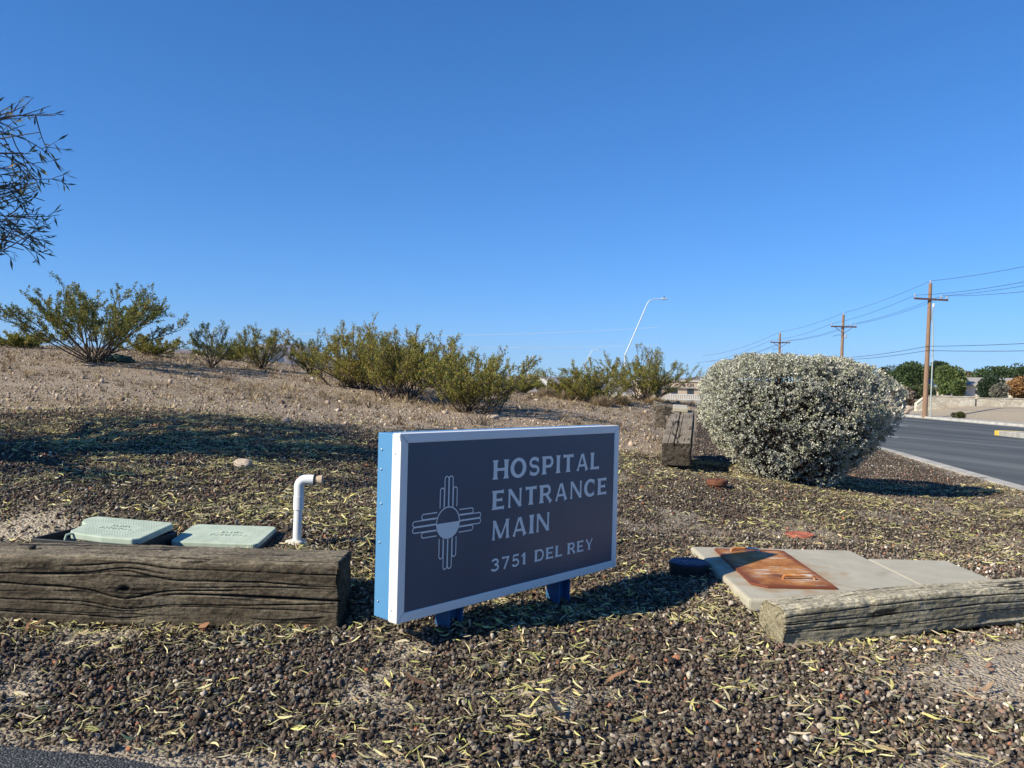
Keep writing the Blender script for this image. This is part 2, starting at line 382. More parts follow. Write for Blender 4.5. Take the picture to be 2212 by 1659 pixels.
M['glass'] = simple('window_glass', (0.03, 0.04, 0.05), (0.05, 0.06, 0.07), 2, 0.15, 0.0)
M['darkletter'] = simple('dark_lettering', (0.05, 0.045, 0.04), (0.07, 0.06, 0.05), 3, 0.6, 0.0)
M['tarp'] = simple('green_cloth', (0.03, 0.07, 0.055), (0.06, 0.12, 0.09), 9, 0.8, 0.3)
M['tuft'] = vcol_mat('dry_grass', 0.85, 0.15, 0.2)
M['rock'] = simple('pale_rock', (0.32, 0.25, 0.19), (0.48, 0.40, 0.32), 9, 0.95, 0.6, 0.01)

# ------------------------------------------------------------------ terrain
RN = np.array([[-6, 3.2], [2, 4.3], [9.7, 6.2], [19.7, 9.0], [40, 11.3], [60, 11.6], [88, 10.0], [130, 4.0], [220, -20.0], [400, -80.0]], float)
RFAR = np.array([[-6, 26], [2, 28], [25, 31.5], [51, 33.0], [65, 33.6], [90, 33.4], [130, 28.0], [220, 4.0], [400, -56.0]], float)
RZ = np.array([[-6, 0.05], [2, 0.0], [9.7, -0.13], [19.7, -0.33], [36.5, -0.70], [51, -0.86], [65, -0.86], [90, -0.8], [130, -1.0], [220, -3], [400, -6]], float)
def smooth_interp(tab):
    ys = np.linspace(tab[0, 0], tab[-1, 0], 2400); v = np.interp(ys, tab[:, 0], tab[:, 1])
    k = np.ones(41) / 41; vp = np.pad(v, 20, mode='reflect', reflect_type='odd'); v = np.convolve(vp, k, 'valid')
    return lambda y: np.interp(y, ys, v)
road_near, road_far, road_z = smooth_interp(RN), smooth_interp(RFAR), smooth_interp(RZ)

CP = np.array([
    (-6, 0, 0), (-3, 2, 0), (0, 0, 0), (0, 2.2, 0), (3, 0, 0), (2.5, 2.2, 0), (-3, 3.3, 0), (-1.5, 3.2, 0), (-0.6, 3.3, 0), (0, 3.5, 0.01), (0.3, 4.1, -0.03),
    (1.1, 3.2, 0), (2.4, 3.7, 0), (1.2, 4.5, 0.01), (2, 4.5, 0.01), (2.8, 4.6, 0.0), (2.1, 5.9, 0.0), (1.0, 5.2, 0.02), (3.5, 5, -0.01), (4.0, 7, -0.02), (4.6, 9, -0.06),
    (-1.1, 4.15, 0.22), (-2.2, 4.0, 0.24), (-3.6, 4.0, 0.26), (-1.5, 4.4, 0.27), (-0.5, 4.1, 0.12), (-0.3, 5, 0.18), (0.1, 5, 0.10), (0.6, 5.5, 0.07), (0.5, 7, 0.19), (1.3, 7, 0.13), (2.2, 7.4, 0.13),
    (-2.2, 6, 0.43), (-4, 6, 0.47), (-1, 6, 0.30), (-6, 6, 0.5), (-4.5, 8, 0.68), (-2, 9, 0.60), (0, 9, 0.42), (-5.5, 10, 0.88), (1.2, 9, 0.31), (1.5, 8.4, 0.25), (1.4, 10.5, 0.44),
    (2.9, 7.9, 0.12), (3.4, 9.0, 0.06), (2.6, 9.5, 0.16), (3.2, 12, 0.10), (4.6, 14, -0.10), (2.35, 8.7, 0.16), (2.6, 11.5, 0.2),
    (-0.7, 12.5, 0.60), (-2.1, 14, 0.77), (-7.3, 14, 1.27), (-5.9, 15.4, 1.26), (1.0, 13.5, 0.60), (2.0, 17, 0.74), (3.6, 19, 0.74), (1.2, 19, 0.78), (-3, 19, 1.05), (-8, 20, 1.62), (-14, 20, 1.76), (-12, 14, 1.36),
    (-22, 22, 1.7), (-20, 10, 1.1), (-12, 6, 0.6), (-15, 0, 0.2), (0, 24, 0.84), (4.5, 24, 0.7), (-5, 26, 1.3), (-12, 28, 1.6), (-8, 40, 1.0), (2, 36, 0.3), (-25, 45, 0.8), (6.5, 30, 0.0), (0, 60, -1.0), (-40, 80, -2), (0, 110, -1.4),
    (40, 74, 0.05), (50, 76, 0.1), (60, 110, 1.0), (45, 110, 0.6), (75, 80, 0.4), (90, 140, 1.0), (60, 40, 0.2), (60, 0, 0.2), (30, 150, -0.6), (20, 180, -0.6), (-120, 150, -6), (0, 300, -6), (150, 300, -4), (-60, -40, 0.5), (80, -60, 0),
    (400, 600, -14), (-400, 600, -18), (0, 800, -20), (1500, 1500, -40), (-1500, 1500, -50), (0, 3000, -60), (-600, 0, -6), (600, 0, -4)], float)
def _phi(r): return np.sqrt(r * r + 0.16)
_A = _phi(np.hypot(CP[:, None, 0] - CP[None, :, 0], CP[:, None, 1] - CP[None, :, 1]))
_n = len(CP)
_B = np.zeros((_n + 1, _n + 1)); _B[:_n, :_n] = _A; _B[_n, :_n] = 1; _B[:_n, _n] = 1
_W = np.linalg.solve(_B, np.append(CP[:, 2], 0))
T0 = np.array([1.44, 8.35]); T1 = np.array([1.98, 11.0])       # the retaining timber's line
def height(x, y, fine=True):
    x = np.asarray(x, float); y = np.asarray(y, float); shp = x.shape; xf = x.ravel(); yf = y.ravel()
    z = np.empty(len(xf))
    for s in range(0, len(xf), 20000):
        r = np.hypot(xf[s:s + 20000, None] - CP[None, :, 0], yf[s:s + 20000, None] - CP[None, :, 1])
        z[s:s + 20000] = _phi(r) @ _W[:_n] + _W[_n]
    # the old timber holds the slope: lower on its right
    xc = 1.74 + 0.245 * (yf - 8.45); low = 0.21 - 0.03 * (yf - 8.45)
    hold = sstep((xf - xc) / 0.14) * sstep((xc + 1.5 - xf) / 0.9) * sstep((yf - 8.35) / 0.15) * sstep((12.5 - yf) / 1.2)
    z = z * (1 - hold) + np.minimum(z, low) * hold
    # in front of the left timber the bed is cut down to the drive's level
    cut = sstep((3.62 - yf) / 0.14) * sstep((-0.45 - xf) / 0.3) * sstep((3.9 - yf) / 0.02)
    z = z * (1 - cut) + np.minimum(z, 0.0) * cut
    # behind the left timber it is filled up
    fill = sstep((yf - 3.58) / 0.1) * sstep((4.2 - yf) / 0.35) * sstep((-0.86 - xf) / 0.12)
    z = z * (1 - fill) + np.maximum(z, 0.225) * fill
    yr = np.clip(yf, -6, 400); zr = road_z(yr); xn = road_near(yr); xfar = road_far(yr)
    d = xn - xf; w = sstep(d / 2.2); kerbtop = zr + 0.12
    z = np.where(d > 0, kerbtop * (1 - w) + z * w, z)
    d2 = xf - xfar; w2 = sstep((d2 - 1.2) / 9.0)
    z = np.where((d <= 0) & (d2 >= 0), kerbtop * (1 - w2) + z * w2, z)
    inside = (d <= 0) & (d2 < 0) & (yf > -6) & (yf < 400)
    z = np.where(inside, zr - 0.15, z)
    dr = sstep((2.40 - 0.16 * (xf + 1.5) - yf) / 0.25)
    z = z - 0.05 * dr * (xf < 4)
    if fine:
        near = np.clip((30 - np.hypot(xf, yf)) / 20, 0, 1) * (~inside)
        z = z + near * (0.022 * fbm(xyz(xf * 1.6, yf * 1.6, 3.1), 3) + 0.006 * fbm(xyz(xf * 9, yf * 9, 9.1), 2))
    return z.reshape(shp)
def gz(x, y): return float(height(np.array([x]), np.array([y]))[0])
def on_ground(u, v, ymax=60.0, fallback=None):
    r = ray(u, v); ys = np.concatenate([np.linspace(1.8, 30, 1500), np.linspace(30, ymax, 600)[1:]]) if ymax > 30 else np.linspace(1.8, ymax, 1500)
    g = height(r[0] * ys, ys, False); zz = EYE + r[2] * ys
    hit = np.nonzero(zz <= g)[0]
    if len(hit) == 0:
        Y = fallback or ymax
        return Vector((r[0] * Y, Y, gz(r[0] * Y, Y)))
    Y = ys[hit[0]]
    return Vector((r[0] * Y, Y, gz(r[0] * Y, Y)))

def tan_mask(x, y):
    """1 where the ground is tan desert, 0 in the lava gravel bed"""
    b = 8.35 + 0.5 * fbm(xyz(x * 0.8, y * 0.8, 5.0), 3) + 0.35 * np.clip(x, -1, 2) - np.where(x < -4, 0.1 * (-4 - x), 0)
    return sstep((y - b) / 0.9)
def timber_line(y): return np.where(y < 8.45, 1.95, 1.86 + 0.245 * (y - 8.45))
def sand_mask(x, y):
    n = fbm(xyz(x * 2.2, y * 2.2, 1.0), 3)
    a = sstep(1.9 * (1.12 - np.hypot((x - 2.15) / 0.85, (y - 3.12 - 0.22 * (x - 2.15)) / 0.40)) + 0.30 * n) * (y < 4.2)        # right, below the grey timber
    e = 2.40 - 0.16 * (x + 1.5); b = 0.7 * sstep((e + 0.14 + 0.20 * n - y) / 0.12) * (x < 0.2) * sstep((0.3 - x) / 0.8)       # strip along the drive
    c = sstep(1.3 - np.hypot((x + 2.55) / 0.42, (y - 4.15) / 0.30) + 0.3 * n)                    # dirt heap left of the valve boxes
    d = sstep((0.55 - (road_near(np.clip(y, -6, 400)) - x)) / 0.4) * (y > 4) * (y < 30)
    p = 0.75 * sstep((n - 0.28 + 0.5 * np.clip(2.75 - y, 0, 0.5) - 0.12 * np.clip(x, 0, 2)) / 0.3) * (y < 3.4)
    q = 0.6 * sstep((n - 0.1) / 0.3) * (y > 5.6) * (y < 9) * (x > 0.8)
    return np.clip(np.maximum.reduce([a, b, c, d, p, q]), 0, 1)

def axis(segs):
    out = [segs[0][0]]
    for a, b, st in segs:
        n = max(1, int(round((b - a) / st))); out += list(np.linspace(a, b, n + 1)[1:])
    return np.array(out)
gx = axis([(-9000, -1000, 2000), (-1000, -200, 100), (-200, -40, 8), (-40, -12, 1.0), (-12, -5, 0.25), (-5, 5.5, 0.055), (5.5, 14, 0.17), (14, 60, 0.9), (60, 200, 7), (200, 1000, 100), (1000, 9000, 2000)])
gy = axis([(-3000, -200, 700), (-200, -10, 19), (-10, 1.2, 0.7), (1.2, 6, 0.05), (6, 13, 0.09), (13, 26, 0.25), (26, 120, 1.0), (120, 400, 10), (400, 2000, 200), (2000, 30000, 4000)])
GX, GY = np.meshgrid(gx, gy)
GZ = height(GX, GY)
nx, ny = len(gx), len(gy)
V = np.stack([GX.ravel(), GY.ravel(), GZ.ravel()], 1)
i = np.arange(nx * ny).reshape(ny, nx)
T = np.stack([i[:-1, :-1].ravel(), i[:-1, 1:].ravel(), i[1:, 1:].ravel(), i[1:, :-1].ravel()], 1)
tm = tan_mask(V[:, 0], V[:, 1]); sm_ = sand_mask(V[:, 0], V[:, 1])
tm = np.where(V[:, 1] > 11, 1, tm); tm = np.where((V[:, 0] > timber_line(V[:, 1])) & (V[:, 1] > 5) & (V[:, 1] < 24) & (V[:, 0] < road_near(np.clip(V[:, 1], -6, 400))), 0, tm)
far_side = (V[:, 0] > road_far(np.clip(V[:, 1], -6, 400)))
sm_ = np.where(far_side, 0.8, sm_)
gme = np_mesh('ground', V, T, np.stack([tm, sm_, 0 * tm], 1), True)
tag(link('ground', gme, M['ground']), kind='structure')

def ribbon(name, edge_a, edge_b, zf, ys, mat, lift=0.0, kind='structure'):
    A = np.array([edge_a(y) for y in ys]); B = np.array([edge_b(y) for y in ys]); Z = np.array([zf(y) + lift for y in ys])
    k = 9; V = []
    for j in range(k): V.append(np.stack([A + (B - A) * j / (k - 1), ys, Z], 1))
    V = np.stack(V, 1).reshape(-1, 3); n = len(ys); i = np.arange(n * k).reshape(n, k)
    T = np.stack([i[:-1, :-1].ravel(), i[:-1, 1:].ravel(), i[1:, 1:].ravel(), i[1:, :-1].ravel()], 1)
    return tag(link(name, np_mesh(name, V, T, None, True), mat), kind=kind)
ys_road = np.concatenate([np.linspace(-5.5, 60, 132), np.linspace(61, 395, 90)])
ribbon('road', lambda y: road_near(y) + 0.02, lambda y: road_far(y) - 0.02, road_z, ys_road, M['road'])

def sweep(name, edge, prof, ys, mat, zf, kind=None):
    """a kerb: profile (offset across, height) carried along an edge curve"""
    V = []
    for y in ys:
        x = edge(y); dx = (edge(y + 0.2) - edge(y - 0.2)) / 0.4; n = Vector((1, -dx, 0)).normalized()
        for o, h in prof: V.append((x + n.x * o, y + n.y * o, zf(y) + h))
    k = len(prof); F = []
    for a in range(len(ys) - 1):
        for b in range(k - 1): F.append((a * k + b, a * k + b + 1, (a + 1) * k + b + 1, (a + 1) * k + b))
    mb = MB().add(V, F); o = mb.build(name, mat)
    if kind: o['kind'] = kind
    return o
ysk = np.concatenate([np.linspace(-5, 30, 90), np.linspace(31, 200, 80)])
sweep('kerb', road_near, [(-0.22, -0.1), (-0.20, 0.135), (-0.04, 0.145), (0.0, 0.12), (0.03, 0.02), (0.50, 0.006), (0.52, -0.02)], ysk, M['kerb'], road_z, 'structure')
sweep('kerb', road_far, [(0.2, -0.1), (0.18, 0.15), (0.02, 0.15), (-0.02, 0.12), (-0.05, 0.02), (-0.7, 0.008), (-0.72, -0.02)], ysk, M['kerb'], road_z, 'structure')
sweep('pavement', road_far, [(0.22, -0.1), (0.22, 0.142), (1.5, 0.155), (1.52, -0.1)], ysk, M['kerb'], road_z, 'structure')
def marking(x0, y0, x1, y1, w=0.12):
    d = Vector((x1 - x0, y1 - y0, 0)).normalized(); n = Vector((-d.y, d.x, 0)) * w / 2; mb = MB(); V = []
    for s in np.linspace(0, 1, 6):
        x = x0 + (x1 - x0) * s; y = y0 + (y1 - y0) * s; z = float(road_z(y)) + 0.006
        V += [(x - n.x, y - n.y, z), (x + n.x, y + n.y, z)]
    mb.add(V, [(2 * k, 2 * k + 2, 2 * k + 3, 2 * k + 1) for k in range(5)])
    o = mb.build('road_marking', M['whitepaint']); o['kind'] = 'structure'
marking(14.35, 29.6, 14.9, 33.2); marking(23.2, 46.8, 23.8, 50.5); marking(16.2, 41, 16.8, 45); marking(24.6, 56, 25.0, 60)
# drive in the bottom left corner
xs = np.linspace(-7, 2.2, 140); V = []; F = []
for k, x in enumerate(xs):
    e = 2.40 - 0.16 * (x + 1.5) + 0.025 * float(fbm(np.array([[x * 5, 0.3, 0.7]]), 3)[0])
    V += [(x, -3, -0.036), (x, e - 0.35, -0.036), (x, e, -0.045)]
    if k: b = 3 * k; F += [(b - 3, b, b + 1, b - 2), (b - 2, b + 1, b + 2, b - 1)]
o = MB().add(V, F).build('driveway', M['drive']); o['kind'] = 'structure'

# mountains: a real ridge some kilometres off
def ridge(name, pts, Y, depth, seed):
    """pts: (u, v) of the skyline"""
    us = np.linspace(pts[0][0], pts[-1][0], 260); vs = np.interp(us, [p[0] for p in pts], [p[1] for p in pts])
    vs = vs + 2.2 * fbm(xyz(us / 26.0, 0 * us, seed), 4) * sstep((us - us[0]) / 60) * sstep((us[-1] - us) / 60)
    top = np.array([at(u, v, Y) for u, v in zip(us, vs)]); rows = []
    for k, f in enumerate(np.linspace(-1, 1, 25)):
        h = 1 - abs(f); h = h ** 1.15
        P = top.copy(); P[:, 1] += f * depth; P[:, 0] += 0
        rough = 1 + 0.28 * fbm(xyz(us / 18.0, 0 * us + f * 5, seed + 2), 4) * (abs(f) > 0.02)
        P[:, 2] = -80 + (top[:, 2] + 80) * np.clip(h * rough, 0, 1.0 if abs(f) < 0.02 else 0.97)
        rows.append(P)
    V = np.concatenate(rows); n = len(us); i = np.arange(len(rows) * n).reshape(-1, n)
    T = np.stack([i[:-1, :-1].ravel(), i[:-1, 1:].ravel(), i[1:, 1:].ravel(), i[1:, :-1].ravel()], 1)
    tag(link(name, np_mesh(name, V, T, None, True), M['mountain']), kind='structure')
ridge('mountains', [(-500, 790), (-200, 770), (100, 762), (300, 752), (372, 750), (430, 757), (500, 757), (560, 748), (606, 742), (630, 740), (655, 745), (700, 762), (760, 778), (850, 800), (960, 822), (1010, 834)], 9000, 2200, 1.0)
ridge('mountains', [(900, 835), (1020, 822), (1090, 815), (1145, 809), (1190, 812), (1240, 817), (1320, 821), (1420, 822), (1490, 815), (1530, 815), (1600, 822), (1750, 826), (1900, 818), (2010, 812), (2060, 806), (2092, 802), (2130, 806), (2220, 815), (2500, 826), (2700, 850)], 12000, 2500, 8.0)

# ------------------------------------------------------------------ lava gravel, litter, pebbles (nobody could count these)
def ico(sub):
    bm = bmesh.new(); bmesh.ops.create_icosphere(bm, subdivisions=sub, radius=1.0)
    bm.verts.ensure_lookup_table(); v = np.array([q.co[:] for q in bm.verts]); f = np.array([[w.index for w in q.verts] for q in bm.faces]); bm.free()
    return v, f
def stone_templates(sub, n, seed, amp):
    v, f = ico(sub); out = []
    for k in range(n):
        d = 1 + amp * fbm(v * 1.3 + seed + 7.7 * k, 2) + amp * 0.75 * vnoise(v * 3.4 + 3.3 * k)
        s = np.array([1, 0.6 + 0.4 * ((k * 0.37) % 1), 0.55 + 0.35 * ((k * 0.61) % 1)])
        out.append(v * d[:, None] * s)
    return out, f
def rand_rot(n):
    q = rng.normal(size=(n, 4)); q /= np.linalg.norm(q, axis=1)[:, None]; w, x, y, z = q.T
    return np.stack([np.stack([1 - 2 * (y * y + z * z), 2 * (x * y - z * w), 2 * (x * z + y * w)], -1), np.stack([2 * (x * y + z * w), 1 - 2 * (x * x + z * z), 2 * (y * z - x * w)], -1), np.stack([2 * (x * z - y * w), 2 * (y * z + x * w), 1 - 2 * (x * x + y * y)], -1)], 1)
def scatter(name, tmpl, faces, pos, size, colr, mat, smooth, rots=None):
    n = len(pos); R = rand_rot(n) if rots is None else rots; k = rng.integers(0, len(tmpl), n); nv = len(tmpl[0])
    A = np.array(tmpl)[k]
    V = np.einsum('nij,nvj->nvi', R, A) * np.asarray(size)[:, None, None] + pos[:, None, :]
    F = (faces[None] + (np.arange(n) * nv)[:, None, None]).reshape(-1, faces.shape[1])
    C = np.repeat(colr, nv, axis=0)
    return link(name, np_mesh(name, V.reshape(-1, 3), F, C, smooth), mat)

# footprints kept clear: (cx, cy, half x, half y, angle)
CLEAR = [(1.71, 4.52, 0.53, 0.66, 0), (2.46, 4.52, 0.27, 0.50, 0), (-1.42, 4.1, 0.27, 0.20, -0.06), (-1.97, 3.93, 0.30, 0.21, -0.2), (1.05, 4.62, 0.10, 0.10, 0), (2.15, 5.9, 0.09, 0.09, 0), (2.0, 7.4, 0.08, 0.08, 0),
         (-2.2, 3.58, 1.5, 0.142, 0), (2.2, 3.77, 1.10, 0.105, 0.324)]
def clear_ok(x, y, grow=0.0):
    ok = np.ones(len(x), bool)
    for cx, cy, hx, hy, a in CLEAR:
        dx, dy = x - cx, y - cy; c, s = math.cos(a), math.sin(a)
        ok &= ~((np.abs(dx * c + dy * s) < hx + grow) & (np.abs(-dx * s + dy * c) < hy + grow))
    return ok
def sample_area(n, y0, y1, pad=0.6, power=1.0):
    """points in the wedge the place is seen through, a little wider than the frame"""
    t = rng.random(n); y = np.sqrt(y0 ** 2 + t * (y1 ** 2 - y0 ** 2)) if power == 1.0 else y0 + t * (y1 - y0)
    x = (rng.random(n) * 2 - 1) * (0.66 * y + pad)
    return x, y
def stone_color(n, x, y):
    base = np.array([[0.050, 0.040, 0.032], [0.088, 0.070, 0.055], [0.125, 0.097, 0.076], [0.125, 0.078, 0.058], [0.19, 0.165, 0.135], [0.080, 0.074, 0.066]])
    k = rng.choice(6, n, p=[0.24, 0.27, 0.19, 0.10, 0.09, 0.11]); c = base[k] * (0.75 + 0.6 * rng.random((n, 1)))
    s = rng.random(n); c[s > 0.955] = np.array([0.36, 0.31, 0.25]) * (0.7 + 0.6 * rng.random((int((s > 0.955).sum()), 1)))
    q = (s < 0.012); c[q] = np.array([0.30, 0.13, 0.075]) * (0.7 + 0.5 * rng.random((int(q.sum()), 1)))
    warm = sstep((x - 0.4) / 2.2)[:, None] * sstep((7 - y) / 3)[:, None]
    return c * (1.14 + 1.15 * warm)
def gravel_at(x, y):
    keep = clear_ok(x, y) & (x < road_near(y) - 0.25)
    e = 2.40 - 0.16 * (x + 1.5)
    keep &= (y > e + 0.01) | (rng.random(len(x)) < 0.02) | (x > 0.8)
    p = 1 - 0.93 * sand_mask(x, y); p *= 1 - np.where((x > timber_line(y)) & (y > 5), 0, 0.985 * tan_mask(x, y))
    return keep & (rng.random(len(x)) < p)
tA, fA = stone_templates(2, 14, 0.0, 0.46); tB, fB = stone_templates(1, 10, 40.0, 0.5)
x, y = sample_area(46000, 1.9, 4.4); k = gravel_at(x, y); x, y = x[k], y[k]
sz = 0.0042 + 0.0068 * rng.random(len(x)) ** 1.6 + 0.006 * (rng.random(len(x)) > 0.97)
P = xyz(x, y); P[:, 2] = height(x, y) + sz * 0.4 + 0.014 * rng.random(len(x)) ** 2
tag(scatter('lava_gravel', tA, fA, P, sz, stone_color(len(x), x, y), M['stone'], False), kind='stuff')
x, y = sample_area(118000, 4.2, 10.5, 0.8); k = gravel_at(x, y); x, y = x[k], y[k]
sz = 0.0058 + 0.0075 * rng.random(len(x)) ** 1.4
P = xyz(x, y); P[:, 2] = height(x, y) + sz * 0.3 + 0.014 * rng.random(len(x)) ** 2
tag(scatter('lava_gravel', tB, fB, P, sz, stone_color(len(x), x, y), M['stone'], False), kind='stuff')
x = 1.4 + 9.0 * rng.random(60000); y = 8.5 + 16 * rng.random(60000) ** 1.3; k = (x > timber_line(y)) & (x < road_near(y) - 0.25) & (rng.random(len(x)) < 0.9 - 0.75 * sand_mask(x, y)) & (x < 0.75 * y); x, y = x[k], y[k]
sz = 0.009 + 0.010 * rng.random(len(x)) ** 1.4
P = xyz(x, y); P[:, 2] = height(x, y) + sz * 0.3
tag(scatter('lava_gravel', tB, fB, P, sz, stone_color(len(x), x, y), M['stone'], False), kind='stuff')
# fine pale grit in the near bed and on the sand
x, y = sample_area(26000, 1.9, 6.0); k = clear_ok(x, y) & (y > 2.40 - 0.16 * (x + 1.5)); x, y = x[k], y[k]
k = rng.random(len(x)) < 0.35 + 0.65 * sand_mask(x, y); x, y = x[k], y[k]
sz = 0.0022 + 0.004 * rng.random(len(x)) ** 2; P = xyz(x, y); P[:, 2] = height(x, y) + sz * 0.4 + 0.006 * rng.random(len(x))
cc = np.array([0.30, 0.235, 0.175]) * (0.45 + 0.9 * rng.random((len(x), 1)))
tag(scatter('grit', tB, fB, P, sz, cc, M['stone'], False), kind='stuff')
# pebbles of the tan slope
x, y = sample_area(42000, 7.5, 22, 1.0, 2.0); tmk = tan_mask(x, y); k = (rng.random(len(x)) < tmk) & (x < road_near(y) - 0.3) & (x < timber_line(y)); x, y = x[k], y[k]
sz = 0.006 + 0.016 * rng.random(len(x)) ** 3 + 0.03 * (rng.random(len(x)) > 0.994); P = xyz(x, y); P[:, 2] = height(x, y) + sz * 0.3
cc = np.array([[0.40, 0.31, 0.235], [0.30, 0.22, 0.16], [0.20, 0.145, 0.105], [0.50, 0.43, 0.35]])[rng.choice(4, len(x), p=[0.4, 0.3, 0.16, 0.14])] * (0.7 + 0.6 * rng.random((len(x), 1)))
tag(scatter('pebbles', tB, fB, P, sz, cc, M['stone'], False), kind='stuff')

# leaf litter: thin curved blades
def leaf_templates(n, seg=4, wid=0.115, curl=0.3):
    out = []
    for k in range(n):
        s = np.linspace(-0.5, 0.5, seg + 1); bend = curl * (((k * 0.618) % 1) - 0.5) * 2; w = wid * np.sqrt(np.clip(1 - (2 * s) ** 2, 0.02, 1)) * (0.35 + 1.2 * ((k * 0.41) % 1) ** 1.5)
        cy = bend * s * s * 1.3 + 0.05 * np.sin(s * 5 + k); cz = 0.07 * np.cos(s * 3 + k) * ((k % 3) - 1)
        V = []
        for j in range(seg + 1): V += [(s[j], cy[j] - w[j] / 2, cz[j] - 0.012), (s[j], cy[j] + w[j] / 2, cz[j] + 0.012)]
        out.append(np.array(V))
    F = np.array([(2 * j, 2 * j + 2, 2 * j + 3, 2 * j + 1) for j in range(seg)])
    return out, F
tL, fL = leaf_templates(26, 4, 0.125, 0.45)
def flat_rot(n, tilt=0.25, bias=0.0):
    a = rng.random(n) * 2 * math.pi; b = rng.normal(0, tilt, n); c = rng.normal(0, tilt * 2.2, n)
    ca, sa, cb, sb, cc_, sc = np.cos(a), np.sin(a), np.cos(b), np.sin(b), np.cos(c), np.sin(c); O = 0 * a; I = O + 1
    Rz = np.stack([np.stack([ca, -sa, O], -1), np.stack([sa, ca, O], -1), np.stack([O, O, I], -1)], 1)
    Ry = np.stack([np.stack([cb, O, sb], -1), np.stack([O, I, O], -1), np.stack([-sb, O, cb], -1)], 1)
    Rx = np.stack([np.stack([I, O, O], -1), np.stack([O, cc_, -sc], -1), np.stack([O, sc, cc_], -1)], 1)
    return Rz @ Ry @ Rx
def litter_density(x, y):
    n = fbm(xyz(x * 1.7, y * 1.7, 21.0), 3)
    d = np.clip(0.42 + 0.42 * n, 0.08, 1.0)
    d = d + 1.5 * sstep((-0.5 - x) / 0.6) * sstep(1 - np.abs(y - 3.28) / 0.22)                 # drifted against the left timber
    d = d + 1.6 * np.exp(-(((x - 1.55) / 0.35) ** 2 + ((y - 3.28 - 0.3 * (x - 1.2)) / 0.09) ** 2))         # and under the right one
    d = d * (0.55 + 0.9 * sstep((fbm(xyz(x * 6, y * 6, 4.0), 2) + 0.15) / 0.7))
    d = d * (1 - 0.6 * np.clip(sand_mask(x, y), 0, 1))
    return d * (1 - 0.9 * np.where(x > timber_line(y), 0, tan_mask(x, y)))
x, y = sample_area(27000, 1.95, 3.9); k = clear_ok(x, y) & (y > 2.42 - 0.16 * (x + 1.5)) & (rng.random(len(x)) < litter_density(x, y)); xa, ya = x[k], y[k]
x, y = sample_area(255000, 3.6, 10.0, 0.7); mid = np.where(x < -0.2, 0.95, 0.62)
k = clear_ok(x, y) & (x < road_near(y) - 0.3) & (rng.random(len(x)) < mid * litter_density(x, y) * 1.1); xb, yb = x[k], y[k]
x = np.concatenate([xa, xb]); y = np.concatenate([ya, yb]); n = len(x)
ln = 0.012 + 0.052 * rng.random(n) ** 1.8; P = xyz(x, y); P[:, 2] = height(x, y) + 0.018 + 0.008 * rng.random(n)
lc = np.array([[0.52, 0.48, 0.17], [0.58, 0.53, 0.27], [0.42, 0.42, 0.14], [0.42, 0.32, 0.17], [0.55, 0.47, 0.31]])[rng.choice(5, n, p=[0.26, 0.24, 0.12, 0.20, 0.18])] * (0.65 + 0.75 * rng.random((n, 1)))
tag(scatter('leaf_litter', tL, fL, P, ln, lc, M['litter'], True, flat_rot(n)), kind='stuff')
# broader brown leaves lying in front of the left timber and here and there
tD, fD = leaf_templates(8, 5, 0.42, 0.35)
pd = [on_ground(*q) for q in [(30, 1366), (58, 1372), (85, 1378), (75, 1362), (440, 1362), (490, 1370), (640, 1372), (1770, 1310), (2090, 1530), (2130, 1512), (1330, 1480), (1200, 1560), (900, 1480)]]
P = np.array([list(p + Vector((0, 0, 0.03))) for p in pd]); n = len(P)
lc = np.array([[0.30, 0.16, 0.09], [0.42, 0.27, 0.16]])[rng.integers(0, 2, n)]
tag(scatter('dead_leaves', tD, fD, P, 0.07 + 0.04 * rng.random(n), lc, M['litter'], True, flat_rot(n, 0.2)), kind='stuff')
# short dry straw of the slope
def straw_template(n):
    out = []
    for k in range(n):
        V = []
        r_ = np.random.default_rng(k)
        for b in range(7):
            a = r_.random() * 6.28; l = 0.5 + 0.5 * r_.random(); h = 0.25 + 0.6 * r_.random(); d = np.array([math.cos(a), math.sin(a)]); q = np.array([-d[1], d[0]]) * 0.045
            o = r_.normal(0, 0.12, 2)
            V += [(*(o + q), 0), (*(o - q), 0), (*(o + d * l), h)]
        out.append(np.array(V))
    return out, np.arange(21).reshape(7, 3)
tS, fS = straw_template(10)
x, y = sample_area(26000, 8.2, 26, 1.0, 2.0); k = (rng.random(len(x)) < tan_mask(x, y) * np.clip(0.35 + 0.9 * fbm(xyz(x * 0.7, y * 0.7, 33), 3) + 0.5 * (y > 15), 0.04, 1)) & (x < road_near(y) - 0.5) & (x < timber_line(y) - 0.1); x, y = x[k], y[k]; n = len(x)
P = xyz(x, y); P[:, 2] = height(x, y); a = rng.random(n) * 6.28; O = 0 * a
Rz = np.stack([np.stack([np.cos(a), -np.sin(a), O], -1), np.stack([np.sin(a), np.cos(a), O], -1), np.stack([O, O, O + 1], -1)], 1)
sc = np.array([[0.42, 0.33, 0.19], [0.24, 0.17, 0.10], [0.09, 0.065, 0.045]])[rng.choice(3, n, p=[.4, .3, .3])] * (0.8 + 0.4 * rng.random((n, 1)))
tag(scatter('dry_straw', tS, fS, P, 0.04 + 0.10 * rng.random(n) ** 2 + 0.13 * (rng.random(n) > 0.985), sc, M['tuft'], False, Rz), kind='stuff')

# ------------------------------------------------------------------ the hospital sign
P0 = Vector((-0.4403, 3.19, 0)); DIR = Vector((0.6743, 0.7385, 0)); SW, SH, SD, SB = 1.517, 0.762, 0.146, 0.1085
sign = empty('hospital_sign', (P0.x, P0.y, 0), math.atan2(DIR.y, DIR.x), 'low navy hospital entrance sign in a blue and white metal cabinet', 'sign')
